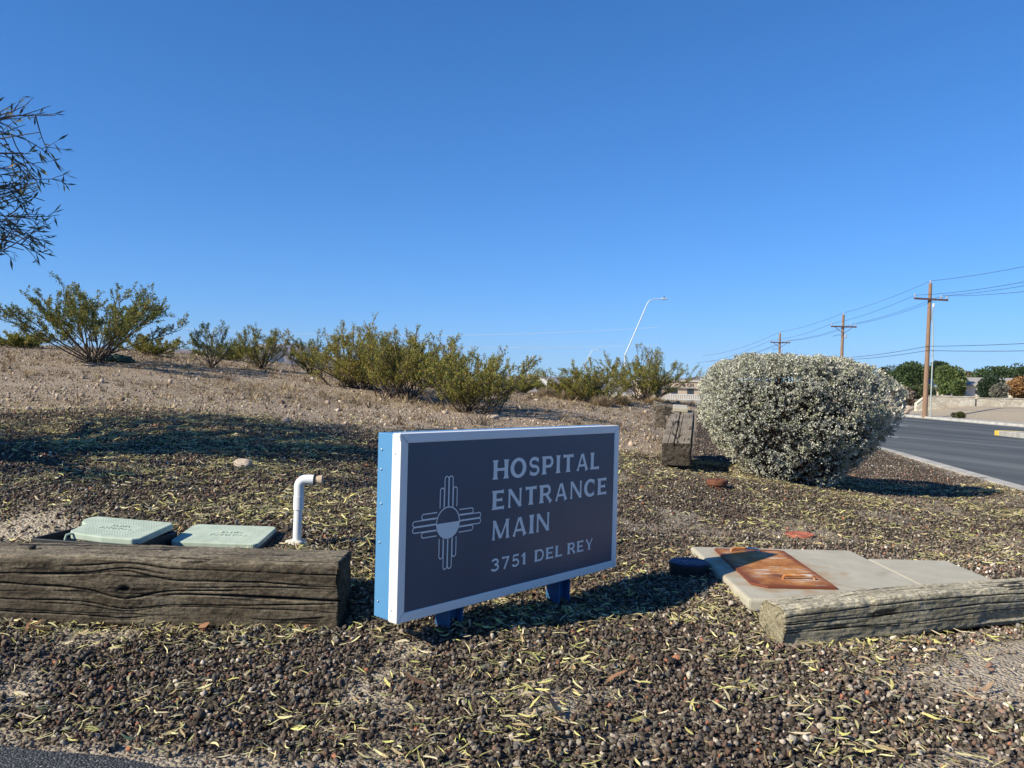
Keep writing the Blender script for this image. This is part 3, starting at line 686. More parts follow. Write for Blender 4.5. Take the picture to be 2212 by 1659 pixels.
# local frame: x along the face, -y towards the reader, z up
MB().box((SW / 2, SD / 2 + 0.02, SB + SH / 2), (SW - 0.006, SD - 0.04, SH - 0.006)).build('cabinet', M['blue'], sign, 0.004)
fr = MB()
tb = 0.052; td = 0.050
def trim(mb, pts):  # one mitred bar: outer/inner outline of the front, wrapped back over the edge
    (ox0, oz0), (ox1, oz1), (ix1, iz1), (ix0, iz0) = pts
    f = [(ox0, -0.004, oz0), (ox1, -0.004, oz1), (ix1, -0.004, iz1), (ix0, -0.004, iz0)]
    k = [(ox0, td, oz0), (ox1, td, oz1), (ix1, 0.014, iz1), (ix0, 0.014, iz0)]
    mb.add(f + k, [(0, 1, 2, 3), (0, 4, 5, 1), (2, 6, 7, 3), (1, 5, 6, 2), (0, 3, 7, 4), (4, 7, 6, 5)])
z0, z1 = SB, SB + SH; g = 0.0012
trim(fr, [(0, z0 + g), (0, z1 - g), (tb - 0.012, z1 - tb * 0.75 - g), (tb - 0.012, z0 + tb * 0.75 + g)])
trim(fr, [(SW, z0 + g), (SW, z1 - g), (SW - tb * 0.8, z1 - tb * 0.75 - g), (SW - tb * 0.8, z0 + tb * 0.75 + g)])
trim(fr, [(g, z1), (SW - g, z1), (SW - tb * 0.8 - g, z1 - tb * 0.75), (tb - 0.012 + g, z1 - tb * 0.75)])
trim(fr, [(g, z0), (SW - g, z0), (SW - tb * 0.8 - g, z0 + tb * 0.75), (tb - 0.012 + g, z0 + tb * 0.75)])
fr_o = fr.build('frame', M['white'], sign, 0.003)
# dented corner at the top left
MB().tube([(-0.004, -0.006, z1 - 0.03), (-0.005, 0.0, z1 - 0.012), (0.004, 0.004, z1 + 0.003)], [0.004, 0.006, 0.003], 8).build('dent', M['white'], fr_o)
MB().box((SW / 2, 0.004, SB + SH / 2), (SW - 0.07, 0.010, SH - 0.06)).build('panel', M['navy'], sign)
for zz in (0.12, 0.36, 0.52, 0.66, 0.74):
    MB().lathe([(0.0045, 0), (0.0045, 0.003), (0.002, 0.0045)], 8).build('screw', M['screw'], sign).matrix_local = Matrix.Translation((0.002, 0.118 if zz != 0.52 else 0.112, SB + zz - 0.05)) @ Matrix.Rotation(math.radians(-90), 4, 'Y')
for zz in (0.05, 0.68):
    MB().lathe([(0.004, 0), (0.004, 0.002), (0.002, 0.003)], 8).build('screw', M['screw'], fr_o).matrix_local = Matrix.Translation((0.0, 0.028, SB + zz)) @ Matrix.Rotation(math.radians(-90), 4, 'Y')
for s_ in (0.362, 1.119):   # channel posts under the cabinet
    pm = MB(); gy_ = height(np.array([P0.x + DIR.x * s_]), np.array([P0.y + DIR.y * s_]))[0]
    h = SB + 0.01 - gy_ + 0.2; zc = SB + 0.01 - h / 2
    pm.box((s_, 0.073, zc), (0.088, 0.008, h)).box((s_ - 0.040, 0.0395 + 0.010, zc), (0.008, 0.038, h)).box((s_ + 0.040, 0.0395 + 0.010, zc), (0.008, 0.038, h)).box((s_ - 0.040, 0.096, zc), (0.008, 0.038, h)).box((s_ + 0.040, 0.096, zc), (0.008, 0.038, h))
    pm.build('post', M['post_shade_blue'], sign)

# lettering: flared strokes with small sharp serifs
FS = 0.29
def S(x0, y0, x1, y1, w=FS, s0=1, s1=1): return ('L', x0, y0, x1, y1, w, s0, s1)
def Aq(cx, cy, rx, ry, a0, a1, w=FS, wv=0.18): return ('A', cx, cy, rx, ry, a0, a1, w, wv)
GL = {
 'H': (1.06, [S(.12, 0, .12, 1), S(.94, 0, .94, 1), S(.12, .5, .94, .5, .15, 0, 0)]),
 'O': (1.16, [Aq(.58, .5, .49, .45, 0, 360)]),
 'S': (.90, [Aq(.45, .715, .32, .215, 20, 275, .18), Aq(.45, .285, .34, .215, -155, 95, .18), S(.755, .70, .755, .97, .06, 0, 0), S(.115, .03, .115, .30, .06, 0, 0)]),
 'P': (.94, [S(.13, 0, .13, 1), S(.13, .925, .55, .925, .15, 0, 0), S(.13, .44, .55, .44, .15, 0, 0), Aq(.55, .682, .26, .243, -90, 90, .2)]),
 'I': (.30, [S(.15, 0, .15, 1)]),
 'T': (1.0, [S(.5, 0, .5, .95, FS, 1, 0), S(.04, .925, .96, .925, .15, 1, 1)]),
 'A': (1.14, [S(.12, 0, .52, .97, .14, 1, 0), S(1.0, 0, .58, .97, .21, 1, 0), S(.30, .30, .84, .30, .13, 0, 0)]),
 'L': (.84, [S(.13, 0, .13, 1), S(.13, .075, .80, .075, .15, 0, 1)]),
 'E': (.90, [S(.13, 0, .13, 1), S(.13, .925, .83, .925, .15, 0, 1), S(.13, .5, .72, .5, .14, 0, 1), S(.13, .075, .86, .075, .15, 0, 1)]),
 'N': (1.10, [S(.11, 0, .11, 1, .14), S(.99, 0, .99, 1, .14), S(.14, .95, .96, .05, .21, 0, 0)]),
 'R': (1.04, [S(.13, 0, .13, 1), S(.13, .925, .56, .925, .15, 0, 0), S(.13, .47, .56, .47, .14, 0, 0), Aq(.56, .697, .26, .228, -90, 90, .2), S(.52, .47, .95, 0, .20, 0, 1)]),
 'C': (1.08, [Aq(.58, .5, .48, .45, 48, 312), S(.93, .68, .93, .98, .07, 0, 0), S(.93, .02, .93, .30, .05, 0, 0)]),
 'M': (1.30, [S(.12, 0, .16, 1, .14), S(1.18, 0, 1.14, 1, .20), S(.18, .95, .64, .06, .20, 0, 0), S(.66, .06, 1.12, .95, .12, 0, 0)]),
 'D': (1.08, [S(.13, 0, .13, 1), S(.13, .925, .55, .925, .15, 0, 0), S(.13, .075, .55, .075, .15, 0, 0), Aq(.55, .5, .40, .425, -90, 90, .2)]),
 'Y': (1.06, [S(.53, 0, .53, .48, FS, 1, 0), S(.50, .42, .12, 1, .19, 0, 1), S(.56, .42, .94, 1, .14, 0, 1)]),
 '3': (.86, [Aq(.42, .725, .30, .20, -95, 160, .18), Aq(.42, .275, .34, .225, -160, 95, .18)]),
 '7': (.84, [S(.06, .925, .80, .925, .15, 1, 0), S(.74, .93, .30, 0, .19, 0, 0)]),
 '5': (.84, [S(.17, .5, .22, 1, .12, 0, 0), S(.17, .925, .74, .925, .15, 0, 1), Aq(.40, .31, .34, .26, -155, 140, .18)]),
 '1': (.50, [S(.30, 0, .30, .98, FS, 1, 0), S(.0, .70, .30, .93, .15, 0, 0)]),
}
def letters(mb, word, x0, x1, zb, zt, yface):
    cap = zt - zb; ws = [GL[c][0] for c in word]; tot = (x1 - x0) / cap
    gap = (tot - sum(ws)) / max(1, len(word) - 1); gmax = 0.27; k = 1.0
    if gap > gmax: k = (tot - gmax * (len(word) - 1)) / sum(ws); gap = gmax
    X = 0.0
    for c, w in zip(word, ws):
        for j, s in enumerate(GL[c][1]):
            yy = yface - 0.0008 - 0.00012 * j
            if s[0] == 'L':
                _, a, b, c2, d, wd, s0, s1 = s; p0 = Vector((a * k, b)); p1 = Vector((c2 * k, d)); dd = (p1 - p0); L = dd.length; dd /= L; nn = Vector((-dd.y, dd.x))
                prof = [(0, 0.5 + 0.30 * s0), (min(.045, L * .2), 0.5 + 0.13 * s0), (min(.16, L * .35), 0.5), (L / 2, .47), (L - min(.16, L * .35), 0.5), (L - min(.045, L * .2), 0.5 + 0.13 * s1), (L, 0.5 + 0.30 * s1)]
                vs = []
                for t, e in prof:
                    for sg in (-1, 1):
                        q = p0 + dd * t + nn * (sg * wd * e); vs.append((x0 + (X + q.x) * cap, yy, zb + q.y * cap))
                mb.add(vs, [(2 * i_, 2 * i_ + 1, 2 * i_ + 3, 2 * i_ + 2) for i_ in range(len(prof) - 1)])
            else:
                _, cx, cy, rx, ry, a0, a1, wh, wv = s; vs = []; n_ = 28
                for q in range(n_ + 1):
                    t = math.radians(a0 + (a1 - a0) * q / n_)
                    for sg in (-1, 1):
                        vs.append((x0 + (X + (cx * k + (rx * k + sg * wh / 2 * 1.0) * math.cos(t))) * cap, yy, zb + (cy + (ry + sg * wv / 2) * math.sin(t)) * cap))
                mb.add(vs, [(2 * q, 2 * q + 1, 2 * q + 3, 2 * q + 2) for q in range(n_)])
        X += w * k + gap
YF = -0.0010
for ws_ in ([('HOSPITAL', .545, 1.344, .648, .735)], [('ENTRANCE', .543, 1.415, .511, .597)], [('MAIN', .542, .945, .374, .462)], [('3751', .540, .779, .234, .290), ('DEL', .843, 1.052, .234, .290), ('REY', 1.095, 1.304, .234, .290)]):
    mb = MB()
    for w_ in ws_:
        mb = MB(); letters(mb, *w_, YF); mb.build('lettering', M['letter'], sign)
# the sun symbol: ring, filled lower half, four groups of four fingers
sy = MB(); cx, cz, R_ = 0.271, 0.486, 0.066; lw = 0.0052
def ringpath(mb, pts, w, y, closed=False):
    n_ = len(pts); vs = []
    for q in range(n_):
        a = Vector(pts[(q - 1) % n_] if (closed or q > 0) else pts[q]); b = Vector(pts[(q + 1) % n_] if (closed or q < n_ - 1) else pts[q]); d = (b - a).normalized(); nn = Vector((-d.y, d.x)) * w / 2
        for sg in (-1, 1): vs.append((pts[q][0] + sg * nn.x, y, pts[q][1] + sg * nn.y))
    m_ = n_ if closed else n_ - 1
    mb.add(vs, [(2 * q, 2 * q + 1, (2 * q + 3) % (2 * n_), (2 * q + 2) % (2 * n_)) for q in range(m_)])
ringpath(sy, [(cx + R_ * math.cos(t), cz + R_ * math.sin(t)) for t in np.linspace(0, 2 * math.pi, 48, endpoint=False)], lw, YF - .0010, True)
sy.add([(cx + (R_ - .001) * math.cos(t), YF - .0013, cz + (R_ - .001) * math.sin(t)) for t in np.linspace(math.pi, 2 * math.pi, 30)], [tuple(range(30))])
for k in range(4):
    c_, s_ = [(1, 0), (0, 1), (-1, 0), (0, -1)][k]
    for j, off in enumerate((-0.0375, -0.0125, 0.0125, 0.0375)):
        r0 = math.sqrt(0.071 ** 2 - off * off) if abs(off) < 0.03 else 0.064
        r1 = (0.198 if abs(off) < 0.02 else 0.150) - 0.0125; pts = []
        for (x_, y_) in [(r0, -0.0112), (r1, -0.0112)] + [(r1 + 0.0112 * math.cos(t), 0.0112 * math.sin(t)) for t in np.linspace(-1.3, 1.3, 9)] + [(r1, 0.0112), (r0, 0.0112)]:
            px, py = x_, y_ + off
            pts.append((cx + px * c_ - py * s_, cz + px * s_ + py * c_))
        ringpath(sy, pts, lw * 0.9, YF - .0008 - .0001 * j)
sy.build('sun_symbol', M['letter'], sign)

# ------------------------------------------------------------------ timbers
def timber(name, L, w, h, mat, seed, cracks, bow=0.0, rnd=0.02, nx=200, per=240, knots=(), rough=1.0, taper=0.0, endtone=0.0):
    """long axis x from 0 to L, bottom at z=0, front face at y=-w/2; cracks: (face position 0..1 round the section, x0, x1, depth, width, wave)"""
    th = np.linspace(0, 1, per, endpoint=False); pts = []; nr = []
    a, b = w / 2 - rnd, h / 2 - rnd
    segs = [2 * b, math.pi / 2 * rnd, 2 * a, math.pi / 2 * rnd, 2 * b, math.pi / 2 * rnd, 2 * a, math.pi / 2 * rnd]; tot = sum(segs); 
    for t in th:                                   # start at the front face's bottom edge, go up the front, over the top, down the back
        s = t * tot; k = 0
        while s > segs[k]: s -= segs[k]; k += 1
        q = s / segs[k]
        if k == 0: p = (-a - rnd, -b + 2 * b * q); nn = (-1, 0)
        elif k == 2: p = (-a + 2 * a * q, b + rnd); nn = (0, 1)
        elif k == 4: p = (a + rnd, b - 2 * b * q); nn = (1, 0)
        elif k == 6: p = (a - 2 * a * q, -b - rnd); nn = (0, -1)
        else:
            c = {1: (-a, b, 180), 3: (a, b, 90), 5: (a, -b, 0), 7: (-a, -b, -90)}[k]; an = math.radians(c[2] - 90 * q)
            nn = (math.cos(an), math.sin(an)); p = (c[0] + rnd * nn[0], c[1] + rnd * nn[1])
        pts.append(p); nr.append(nn)
    pts = np.array(pts); nr = np.array(nr); xs = np.linspace(0, L, nx)
    X, TH = np.meshgrid(xs, th, indexing='ij')
    Y = np.broadcast_to(pts[None, :, 0], X.shape).copy(); Z = np.broadcast_to(pts[None, :, 1], X.shape).copy()
    Q = np.stack([X * 1.6, Y * 4 + 5, Z * 4], -1) + seed
    disp = rough * (0.006 * fbm(Q, 3) + 0.0014 * vnoise(np.stack([X * 3, Y * 70, Z * 70], -1) + seed) + 0.0012 * vnoise(np.stack([X * 9, Y * 160, Z * 160], -1) + seed) + 0.0022 * fbm(np.stack([X * 38, Y * 45, Z * 45], -1) + seed, 2))
    dark = np.zeros_like(X)
    for (kx, kt, kr) in knots:
        dx, dt = (X - kx), (TH - kt) * tot; r = np.hypot(dx * 0.75, dt)
        disp += 0.010 * np.exp(-(r / (kr * 1.6)) ** 2) - 0.022 * np.exp(-(np.hypot(dx * .6, dt * 1.4) / (kr * 0.32)) ** 2) + 0.0008 * np.sin(r / kr * 16) * np.exp(-(r / (kr * 1.5)) ** 2)
        dark = np.maximum(dark, 0.95 * np.exp(-(np.hypot(dx * .6, dt * 1.4) / (kr * 0.30)) ** 2) + 0.30 * np.exp(-(r / (kr * 1.1)) ** 2))
    for (t0, x0, x1, dp, wd, wv) in cracks:
        line = t0 * tot + 0.6 * wv * fbm(np.stack([X * 1.2, 0 * X, 0 * X + t0 * 50 + seed], -1), 3)
        for (kx, kt, kr) in knots:                 # the grain swings round a knot
            line = line + np.sign(t0 - kt) * kr * 0.7 * np.exp(-((X - kx) / (kr * 2.4)) ** 2) * np.exp(-abs(t0 - kt) * tot / (kr * 3))
        d = (TH * tot - line); ends = sstep((X - x0) / 0.12) * sstep((x1 - X) / 0.12) if x0 > 0 else sstep((x1 - X) / 0.25)
        ww = wd * (0.5 + 0.8 * np.abs(vnoise(np.stack([X * 5, 0 * X, 0 * X + t0 * 9], -1))))
        gsh = np.exp(-(d / np.maximum(ww, 1e-4)) ** 2) * ends
        disp -= dp * gsh; dark = np.maximum(dark, 0.97 * gsh)
    chip = 0.02 * sstep((fbm(np.stack([X * 3.2, 0 * X + 2, 0 * X + seed], -1), 3) - 0.15) / 0.5) * np.exp(-((TH - 0.0) * tot / 0.05) ** 2) + 0.012 * sstep((fbm(np.stack([X * 5, 0 * X + 7, 0 * X + seed], -1), 3) - 0.2) / 0.4) * np.exp(-((TH - (segs[0] + segs[1] * .5) / tot) * tot / 0.03) ** 2)
    disp -= chip * rough
    bowv = bow * (np.sin(np.pi * X / L) if bow >= 0 else 0)
    Y = Y + nr[None, :, 0] * disp; Z = Z + nr[None, :, 1] * disp
    Z = Z * (1 - taper * X / L) + h / 2 + bowv
    ex = 0.012 * fbm(np.stack([0 * X, Y * 9, Z * 9], -1) + seed, 2)
    Xd = X + np.where(X <= 0, ex, 0) + np.where(X >= L, ex, 0)
    V = np.stack([Xd, Y, Z], -1).reshape(-1, 3); i = np.arange(nx * per).reshape(nx, per)
    T = np.stack([i[:-1].ravel(), i[1:].ravel(), np.roll(i, -1, 1)[1:].ravel(), np.roll(i, -1, 1)[:-1].ravel()], 1)
    C = np.stack([dark.ravel()] * 3, 1); Vs = [V]; Ts = [T]; Cs = [C]; base = len(V)
    for end in (0, 1):                             # end caps in rings
        ringi = i[0 if end == 0 else -1]; rv = V[ringi]; cen = rv.mean(0); prev = ringi
        for q in range(1, 13):
            f = 1 - q / 12.5; P_ = cen + (rv - cen) * f
            rr = np.linalg.norm((rv - cen)[:, 1:], axis=1) * f; an = np.arctan2((rv - cen)[:, 2], (rv - cen)[:, 1])
            sp = np.zeros(per); 
            for ca in (0.6, 2.2, 3.7, 5.3): sp = np.maximum(sp, np.exp(-(((an - ca + 0.15 * np.sin(rr * 60 + seed)) + np.pi) % (2 * np.pi) - np.pi) ** 2 / 0.0012) * sstep((rr - 0.02) / 0.03))
            P_[:, 0] = cen[0] + (0.004 * fbm(np.stack([0 * rr, P_[:, 1] * 25, P_[:, 2] * 25], -1) + seed, 3) - 0.008 * sp) * (1 if end else -1) + (0.006 * (1 - f)) * (1 if end else -1)
            Vs.append(P_); Cs.append(np.stack([np.maximum(0.75 * sp, endtone)] * 3, 1)); new = np.arange(base, base + per); base += per
            q4 = np.stack([prev, np.roll(prev, -1), np.roll(new, -1), new], 1); Ts.append(q4 if end == 0 else q4[:, ::-1]); prev = new
        Vs.append(cen[None] + np.array([[0.006 * (1 if end else -1), 0, 0]])); Cs.append(np.zeros((1, 3))); cidx = base; base += 1
        q4 = np.stack([prev, np.roll(prev, -1), np.full(per, cidx), np.full(per, cidx)], 1)
        # degenerate quads are avoided: pair up the last ring
        q4 = np.stack([prev[0::2], np.roll(prev, -1)[0::2], np.roll(prev, -2)[0::2], np.full(per // 2, cidx)], 1); Ts.append(q4 if end == 0 else q4[:, ::-1])
    return link(name, np_mesh(name, np.concatenate(Vs), np.concatenate(Ts), np.concatenate(Cs), True), mat)

LX = -2.95
o = timber('landscape_timber', 2.225, 0.27, 0.305, M['wood_left'], 3.0, [
    (.035, 0, 1.5, .012, .0035, .02), (.085, 0, 2.4, .012, .003, .03), (.12, 0, 1.9, .016, .0045, .035), (.16, .8, 2.4, .012, .0035, .03), (.10, 1.45, 2.5, .024, .006, .02), (.185, 0, 1.6, .012, .0035, .02), (.21, 1.0, 2.5, .01, .003, .02),
    (.062, 0.9, 2.3, .01, .0025, .02), (.145, 1.5, 2.5, .01, .0025, .015), (.30, 0, 2.4, .01, .003, .02), (.35, 0.3, 1.9, .012, .004, .02), (.40, 0, 2.4, .008, .003, .02), (.27, 1.2, 2.4, .01, .003, .015)], rnd=0.03, nx=330, per=330, knots=[(1.31, .125, .055), (.62, .10, .018)])
o.location = (LX, 3.435 + 0.135, -0.012); o.rotation_euler = (0, 0, 0.0)
tag(o, 'thick dark brown weathered timber with a knot, lying left of the sign', 'timber')
v_, f_ = ico(2); o = link('rock', np_mesh('rock', v_ * (1 + 0.3 * fbm(v_ * 1.6, 2))[:, None] * np.array([.016, .013, .013]), f_, None, False), simple('dark_stone', (0.02, 0.018, 0.018), (0.04, 0.035, 0.032), 40, 0.9, 0.3)); p_ = at(69, 1182, 3.55); o.location = (p_.x, 3.55, 0.301); tag(o, 'small dark stone sitting on top of the left timber', 'rock')
o = timber('landscape_timber', 2.3, 0.165, 0.190, M['wood_right'], 11.0, [
    (.075, 0, 1.9, .007, .0022, .03), (.125, 0, 2.3, .009, .0028, .03), (.19, 0, 2.3, .008, .0025, .02), (.10, 0, .5, .005, .0018, .012), (.15, 0, .45, .005, .0018, .012),
    (.30, 0, 2.2, .009, .003, .02), (.36, .3, 2.3, .012, .004, .015), (.42, 0, 1.5, .008, .003, .015)], bow=0.022, rnd=0.032, nx=300, per=250, knots=[(1.55, .20, .05)])
ang = math.atan2(0.43, 1.28); px_ = Vector((1.165, 3.335, 0)) + Vector((-math.sin(ang), math.cos(ang), 0)) * 0.0825
o.location = (px_.x, px_.y, -0.020); o.rotation_euler = (0, 0, ang)
tag(o, 'bowed grey landscape timber lying in front of the concrete slabs', 'timber')
tdir = Vector((T1[0] - T0[0], T1[1] - T0[1], 0)).normalized()
o = timber('retaining_timber', 2.45, 0.30, 0.24, M['wood_back'], 23.0, [(.37, 0, 2.4, .035, .006, .008), (.33, 0.2, 2.2, .012, .003, .01), (.43, 0, 1.6, .010, .003, .01), (.10, 0, 1.0, .012, .004, .01)], rnd=0.014, nx=200, per=300, rough=0.8, endtone=0.45)
n0 = at(1460, 1001, 8.45); o.location = (n0.x, 8.45, n0.z - 0.02); o.rotation_euler = (0, -math.atan2(0.27, 2.3), math.atan2(0.33, 2.35) * 0 + math.radians(76.5))
tag(o, 'cracked old timber running back beside the silver shrub', 'timber')
n1 = at(1430, 921, 10.4)
o = timber('retaining_timber', 0.50, 0.13, 0.30, M['wood_back'], 31.0, [(.2, 0, .5, .02, .005, .01)], rnd=0.015, nx=40, per=120, rough=1.3)
o.location = (n1.x - 0.02, 10.4, n1.z - 0.02); o.rotation_euler = (0.0, 0, math.radians(80)); tag(o, 'short dark timber piece against the left side of the cracked timber', 'timber')
n2 = at(1432, 884, 11.0)
o = timber('retaining_timber', 0.5, 0.16, 0.13, M['wood_back'], 37.0, [(.3, 0, .5, .02, .005, .01)], rnd=0.015, nx=40, per=120, rough=1.3)
o.location = (n2.x - 0.12, 11.15, n2.z - 0.02); o.rotation_euler = (0.1, 0.28, math.radians(8)); tag(o, 'tilted timber offcut lying across behind the cracked timber', 'timber')
n3 = at(1473, 884, 10.6)
o = MB().box((0, 0, 0), (0.19, 0.30, 0.05)).build('concrete_block', M['concrete'], None, 0.006)
o.location = (n3.x, 10.7, n3.z + 0.01); o.rotation_euler = (0.14, 0.03, math.radians(-10)); tag(o, 'pale flat concrete block on the far end of the cracked timber', 'block')

# ------------------------------------------------------------------ slabs, hatch, lids
def rounded_slab(name, x0, x1, y0, y1, zt, th, mat, label, cat, tilt=(0, 0)):
    nx_, ny_ = 26, 26; mb = MB()
    o = MB().box((0, 0, -th / 2), (x1 - x0, y1 - y0, th)).build(name, mat, None, 0.018, 3)
    o.location = ((x0 + x1) / 2, (y0 + y1) / 2, zt); o.rotation_euler = (tilt[0], tilt[1], 0)
    return tag(o, label, cat)
sm2 = M['concrete'].copy(); sm2.name = 'slab_concrete_stained'; t_ = sm2.node_tree; p_ = [n for n in t_.nodes if n.type == 'BSDF_PRINCIPLED'][0]; src_ = p_.inputs['Base Color'].links[0].from_socket
tc_ = t_.nodes.new('ShaderNodeTexCoord'); mp_ = t_.nodes.new('ShaderNodeMapping'); mp_.inputs['Location'].default_value = (0.19, -0.045, 0); vl_ = t_.nodes.new('ShaderNodeMapping'); vl_.inputs['Scale'].default_value = (3.3, 1.75, 0)
t_.links.new(tc_.outputs['Object'], mp_.inputs['Vector']); t_.links.new(mp_.outputs[0], vl_.inputs['Vector']); ln_ = t_.nodes.new('ShaderNodeVectorMath'); ln_.operation = 'LENGTH'; t_.links.new(vl_.outputs[0], ln_.inputs[0])
ns_ = t_.nodes.new('ShaderNodeTexNoise'); ns_.inputs['Scale'].default_value = 7; ns_.inputs['Detail'].default_value = 6; t_.links.new(tc_.outputs['Object'], ns_.inputs['Vector'])
sb_ = t_.nodes.new('ShaderNodeMath'); sb_.operation = 'SUBTRACT'; t_.links.new(ns_.outputs['Fac'], sb_.inputs[0]); mu_ = t_.nodes.new('ShaderNodeMath'); mu_.operation = 'MULTIPLY'; mu_.inputs[1].default_value = 0.42; t_.links.new(ln_.outputs['Value'], mu_.inputs[0]); t_.links.new(mu_.outputs[0], sb_.inputs[1])
rp_ = t_.nodes.new('ShaderNodeValToRGB'); rp_.color_ramp.elements[0].position = 0.0; rp_.color_ramp.elements[0].color = (0, 0, 0, 1); rp_.color_ramp.elements[1].position = 0.22; rp_.color_ramp.elements[1].color = (0.6, 0.6, 0.6, 1); t_.links.new(sb_.outputs[0], rp_.inputs[0])
mx_ = t_.nodes.new('ShaderNodeMix'); mx_.data_type = 'RGBA'; mx_.inputs[7].default_value = (0.33, 0.19, 0.09, 1); t_.links.new(rp_.outputs[0], mx_.inputs[0]); t_.links.new(src_, mx_.inputs[6]); t_.links.new(mx_.outputs[2], p_.inputs['Base Color'])
rounded_slab('concrete_slab', 1.175, 2.215, 3.90, 5.16, 0.062, 0.26, sm2, 'larger pale concrete slab carrying the rusty steel hatch', 'slab')
rounded_slab('concrete_slab', 2.232, 2.735, 4.00, 4.98, 0.050, 0.25, M['concrete'], 'smaller plain concrete slab right of the hatch slab', 'slab')
hatch = empty('steel_hatch', (1.505, 4.575, 0.064), 0.0, 'rusty orange steel hatch plate with lift handles on the concrete slab', 'hatch')
pl = [(-0.215, -0.36), (-0.12, -0.475), (0.215, -0.475), (0.225, 0.45), (-0.205, 0.475), (-0.222, 0.44)]
pl = [(-0.232, -0.40), (-0.165, -0.468), (0.198, -0.46), (0.232, 0.45), (0.20, 0.475), (-0.19, 0.485), (-0.205, 0.46)]
pb = MB().prism(pl, -0.002, 0.010).build('plate', None, hatch, 0.003)
bm = bmesh.new(); bm.from_mesh(pb.data)
for _ in range(6):
    bmesh.ops.subdivide_edges(bm, edges=[e for e in bm.edges if e.calc_length() > 0.06], cuts=1)
    bmesh.ops.triangulate(bm, faces=bm.faces)
bm.to_mesh(pb.data); bm.free()
cv = np.array([v.co[:] for v in pb.data.vertices]); inside = np.minimum.reduce([cv[:, 0] + 0.21, 0.215 - cv[:, 0], cv[:, 1] + 0.455, 0.46 - cv[:, 1]]) + 0.02 * fbm(cv * 14, 2)
ca = pb.data.color_attributes.new('Col', 'FLOAT_COLOR', 'POINT'); ca.data.foreach_set('color', np.repeat((1 - sstep(inside / 0.06))[:, None], 4, 1).astype(np.float32).ravel())
pb.data.materials.append(M['plate'])
for (hx, hy) in ((0.055, -0.30), (-0.03, 0.40)):
    MB().tube([(hx - 0.085, hy, 0.008), (hx - 0.082, hy, 0.022), (hx - 0.07, hy, 0.030), (hx + 0.07, hy, 0.030), (hx + 0.082, hy, 0.022), (hx + 0.085, hy, 0.008)], 0.0075, 10).build('handle', M['plate'], hatch)
MB().lathe([(0.034, 0.0), (0.034, 0.0112), (0.030, 0.0125)], 20, (-0.035, -0.235, 0)).build('rust_cap', M['rust'], hatch)

def flat_text(name, txt, size, loc, rz, mat, parent, depth=0.0015, sx=1.0):
    me = text_mesh(txt, size, depth); o = link(name, me, mat, parent); o.location = loc; o.rotation_euler = (0, 0, rz); o.scale = (sx, 1, 1); return o
wl = empty('water_meter_lid', (1.05, 4.62, gz(1.05, 4.62) - 0.01), 0.0, 'round blue cast water lid on a short black collar, in the sign shadow', 'utility lid')
MB().lathe([(0.108, -0.1), (0.112, 0.045), (0.116, 0.052), (0.116, 0.066), (0.100, 0.066)], 40).build('collar', M['black'], wl)
MB().lathe([(0.110, 0.064), (0.112, 0.073), (0.106, 0.0775), (0.098, 0.0775), (0.096, 0.074), (0.070, 0.074), (0.068, 0.0765), (0.062, 0.0765), (0.060, 0.074), (0.002, 0.074)], 40).build('lid', M['bluelid'], wl)
lt = flat_text('lettering', 'WATER', 0.044, (0, 0.0, 0.0755), 0, M['bluelite'], wl, 0.0015)
for k in range(8):
    t = k * math.pi / 4 + 0.4; MB().box((0.082 * math.cos(t), 0.082 * math.sin(t), 0.0755), (0.024, 0.006, 0.004), t).build('raised_rib', M['bluelite'], wl)
b = on_ground(1549, 1052); b = Vector((2.0, 7.4, 0)); bz = gz(2.0, 7.4)
cl = empty('sewer_cleanout', (at(1549, 1050, 7.4).x, 7.4, bz - 0.01), 0, 'rusty brown round cleanout standing out of the gravel', 'utility lid')
MB().lathe([(0.075, -0.1), (0.078, 0.05), (0.074, 0.052)], 24).build('collar', M['rust'], cl)
MB().lathe([(0.094, 0.045), (0.098, 0.055), (0.098, 0.085), (0.090, 0.093), (0.080, 0.093), (0.078, 0.088), (0.002, 0.088)], 28).build('cap', M['rust'], cl)
rb = MB()
for k in range(3): rb.box((0, 0, 0.0905), (0.14, 0.012, 0.004), k * math.pi / 3)
rb.build('raised_rib', M['rust'], cl)
p = on_ground(1727, 1159); rl = empty('valve_cover', (p.x, p.y, p.z + 0.008), 0.3, 'small round red oxide lid lying flat on the gravel', 'utility lid')
MB().lathe([(0.100, -0.03), (0.106, 0.006), (0.103, 0.014), (0.094, 0.014), (0.092, 0.010), (0.060, 0.010), (0.058, 0.013), (0.052, 0.013), (0.050, 0.010), (0.002, 0.010)], 32).build('lid', M['redlid'], rl)
for k in range(6): MB().box((0.075 * math.cos(k * 1.047), 0.075 * math.sin(k * 1.047), 0.0115), (0.026, 0.010, 0.004), k * 1.047).build('raised_rib', M['redlid'], rl)

def lid_bumps(mb, xs_, ys_, z, skip):
    for a in xs_:
        for b_ in ys_:
            if skip(a, b_): continue
            s_ = 0.0048; n = len(mb.v)
            mb.add([(a - s_, b_, z), (a, b_ - s_ * 1.3, z), (a + s_, b_, z), (a, b_ + s_ * 1.3, z), (a, b_, z + 0.003)], [(0, 1, 4), (1, 2, 4), (2, 3, 4), (3, 0, 4)])
def rrect(hx, hy, r, n=5):
    out = []
    for (sx_, sy_, a0) in ((1, 1, 0), (-1, 1, 90), (-1, -1, 180), (1, -1, 270)):
        for k in range(n + 1):
            t = math.radians(a0 + 90 * k / n); out.append((sx_ * (hx - r) + r * math.cos(t), sy_ * (hy - r) + r * math.sin(t)))
    return out
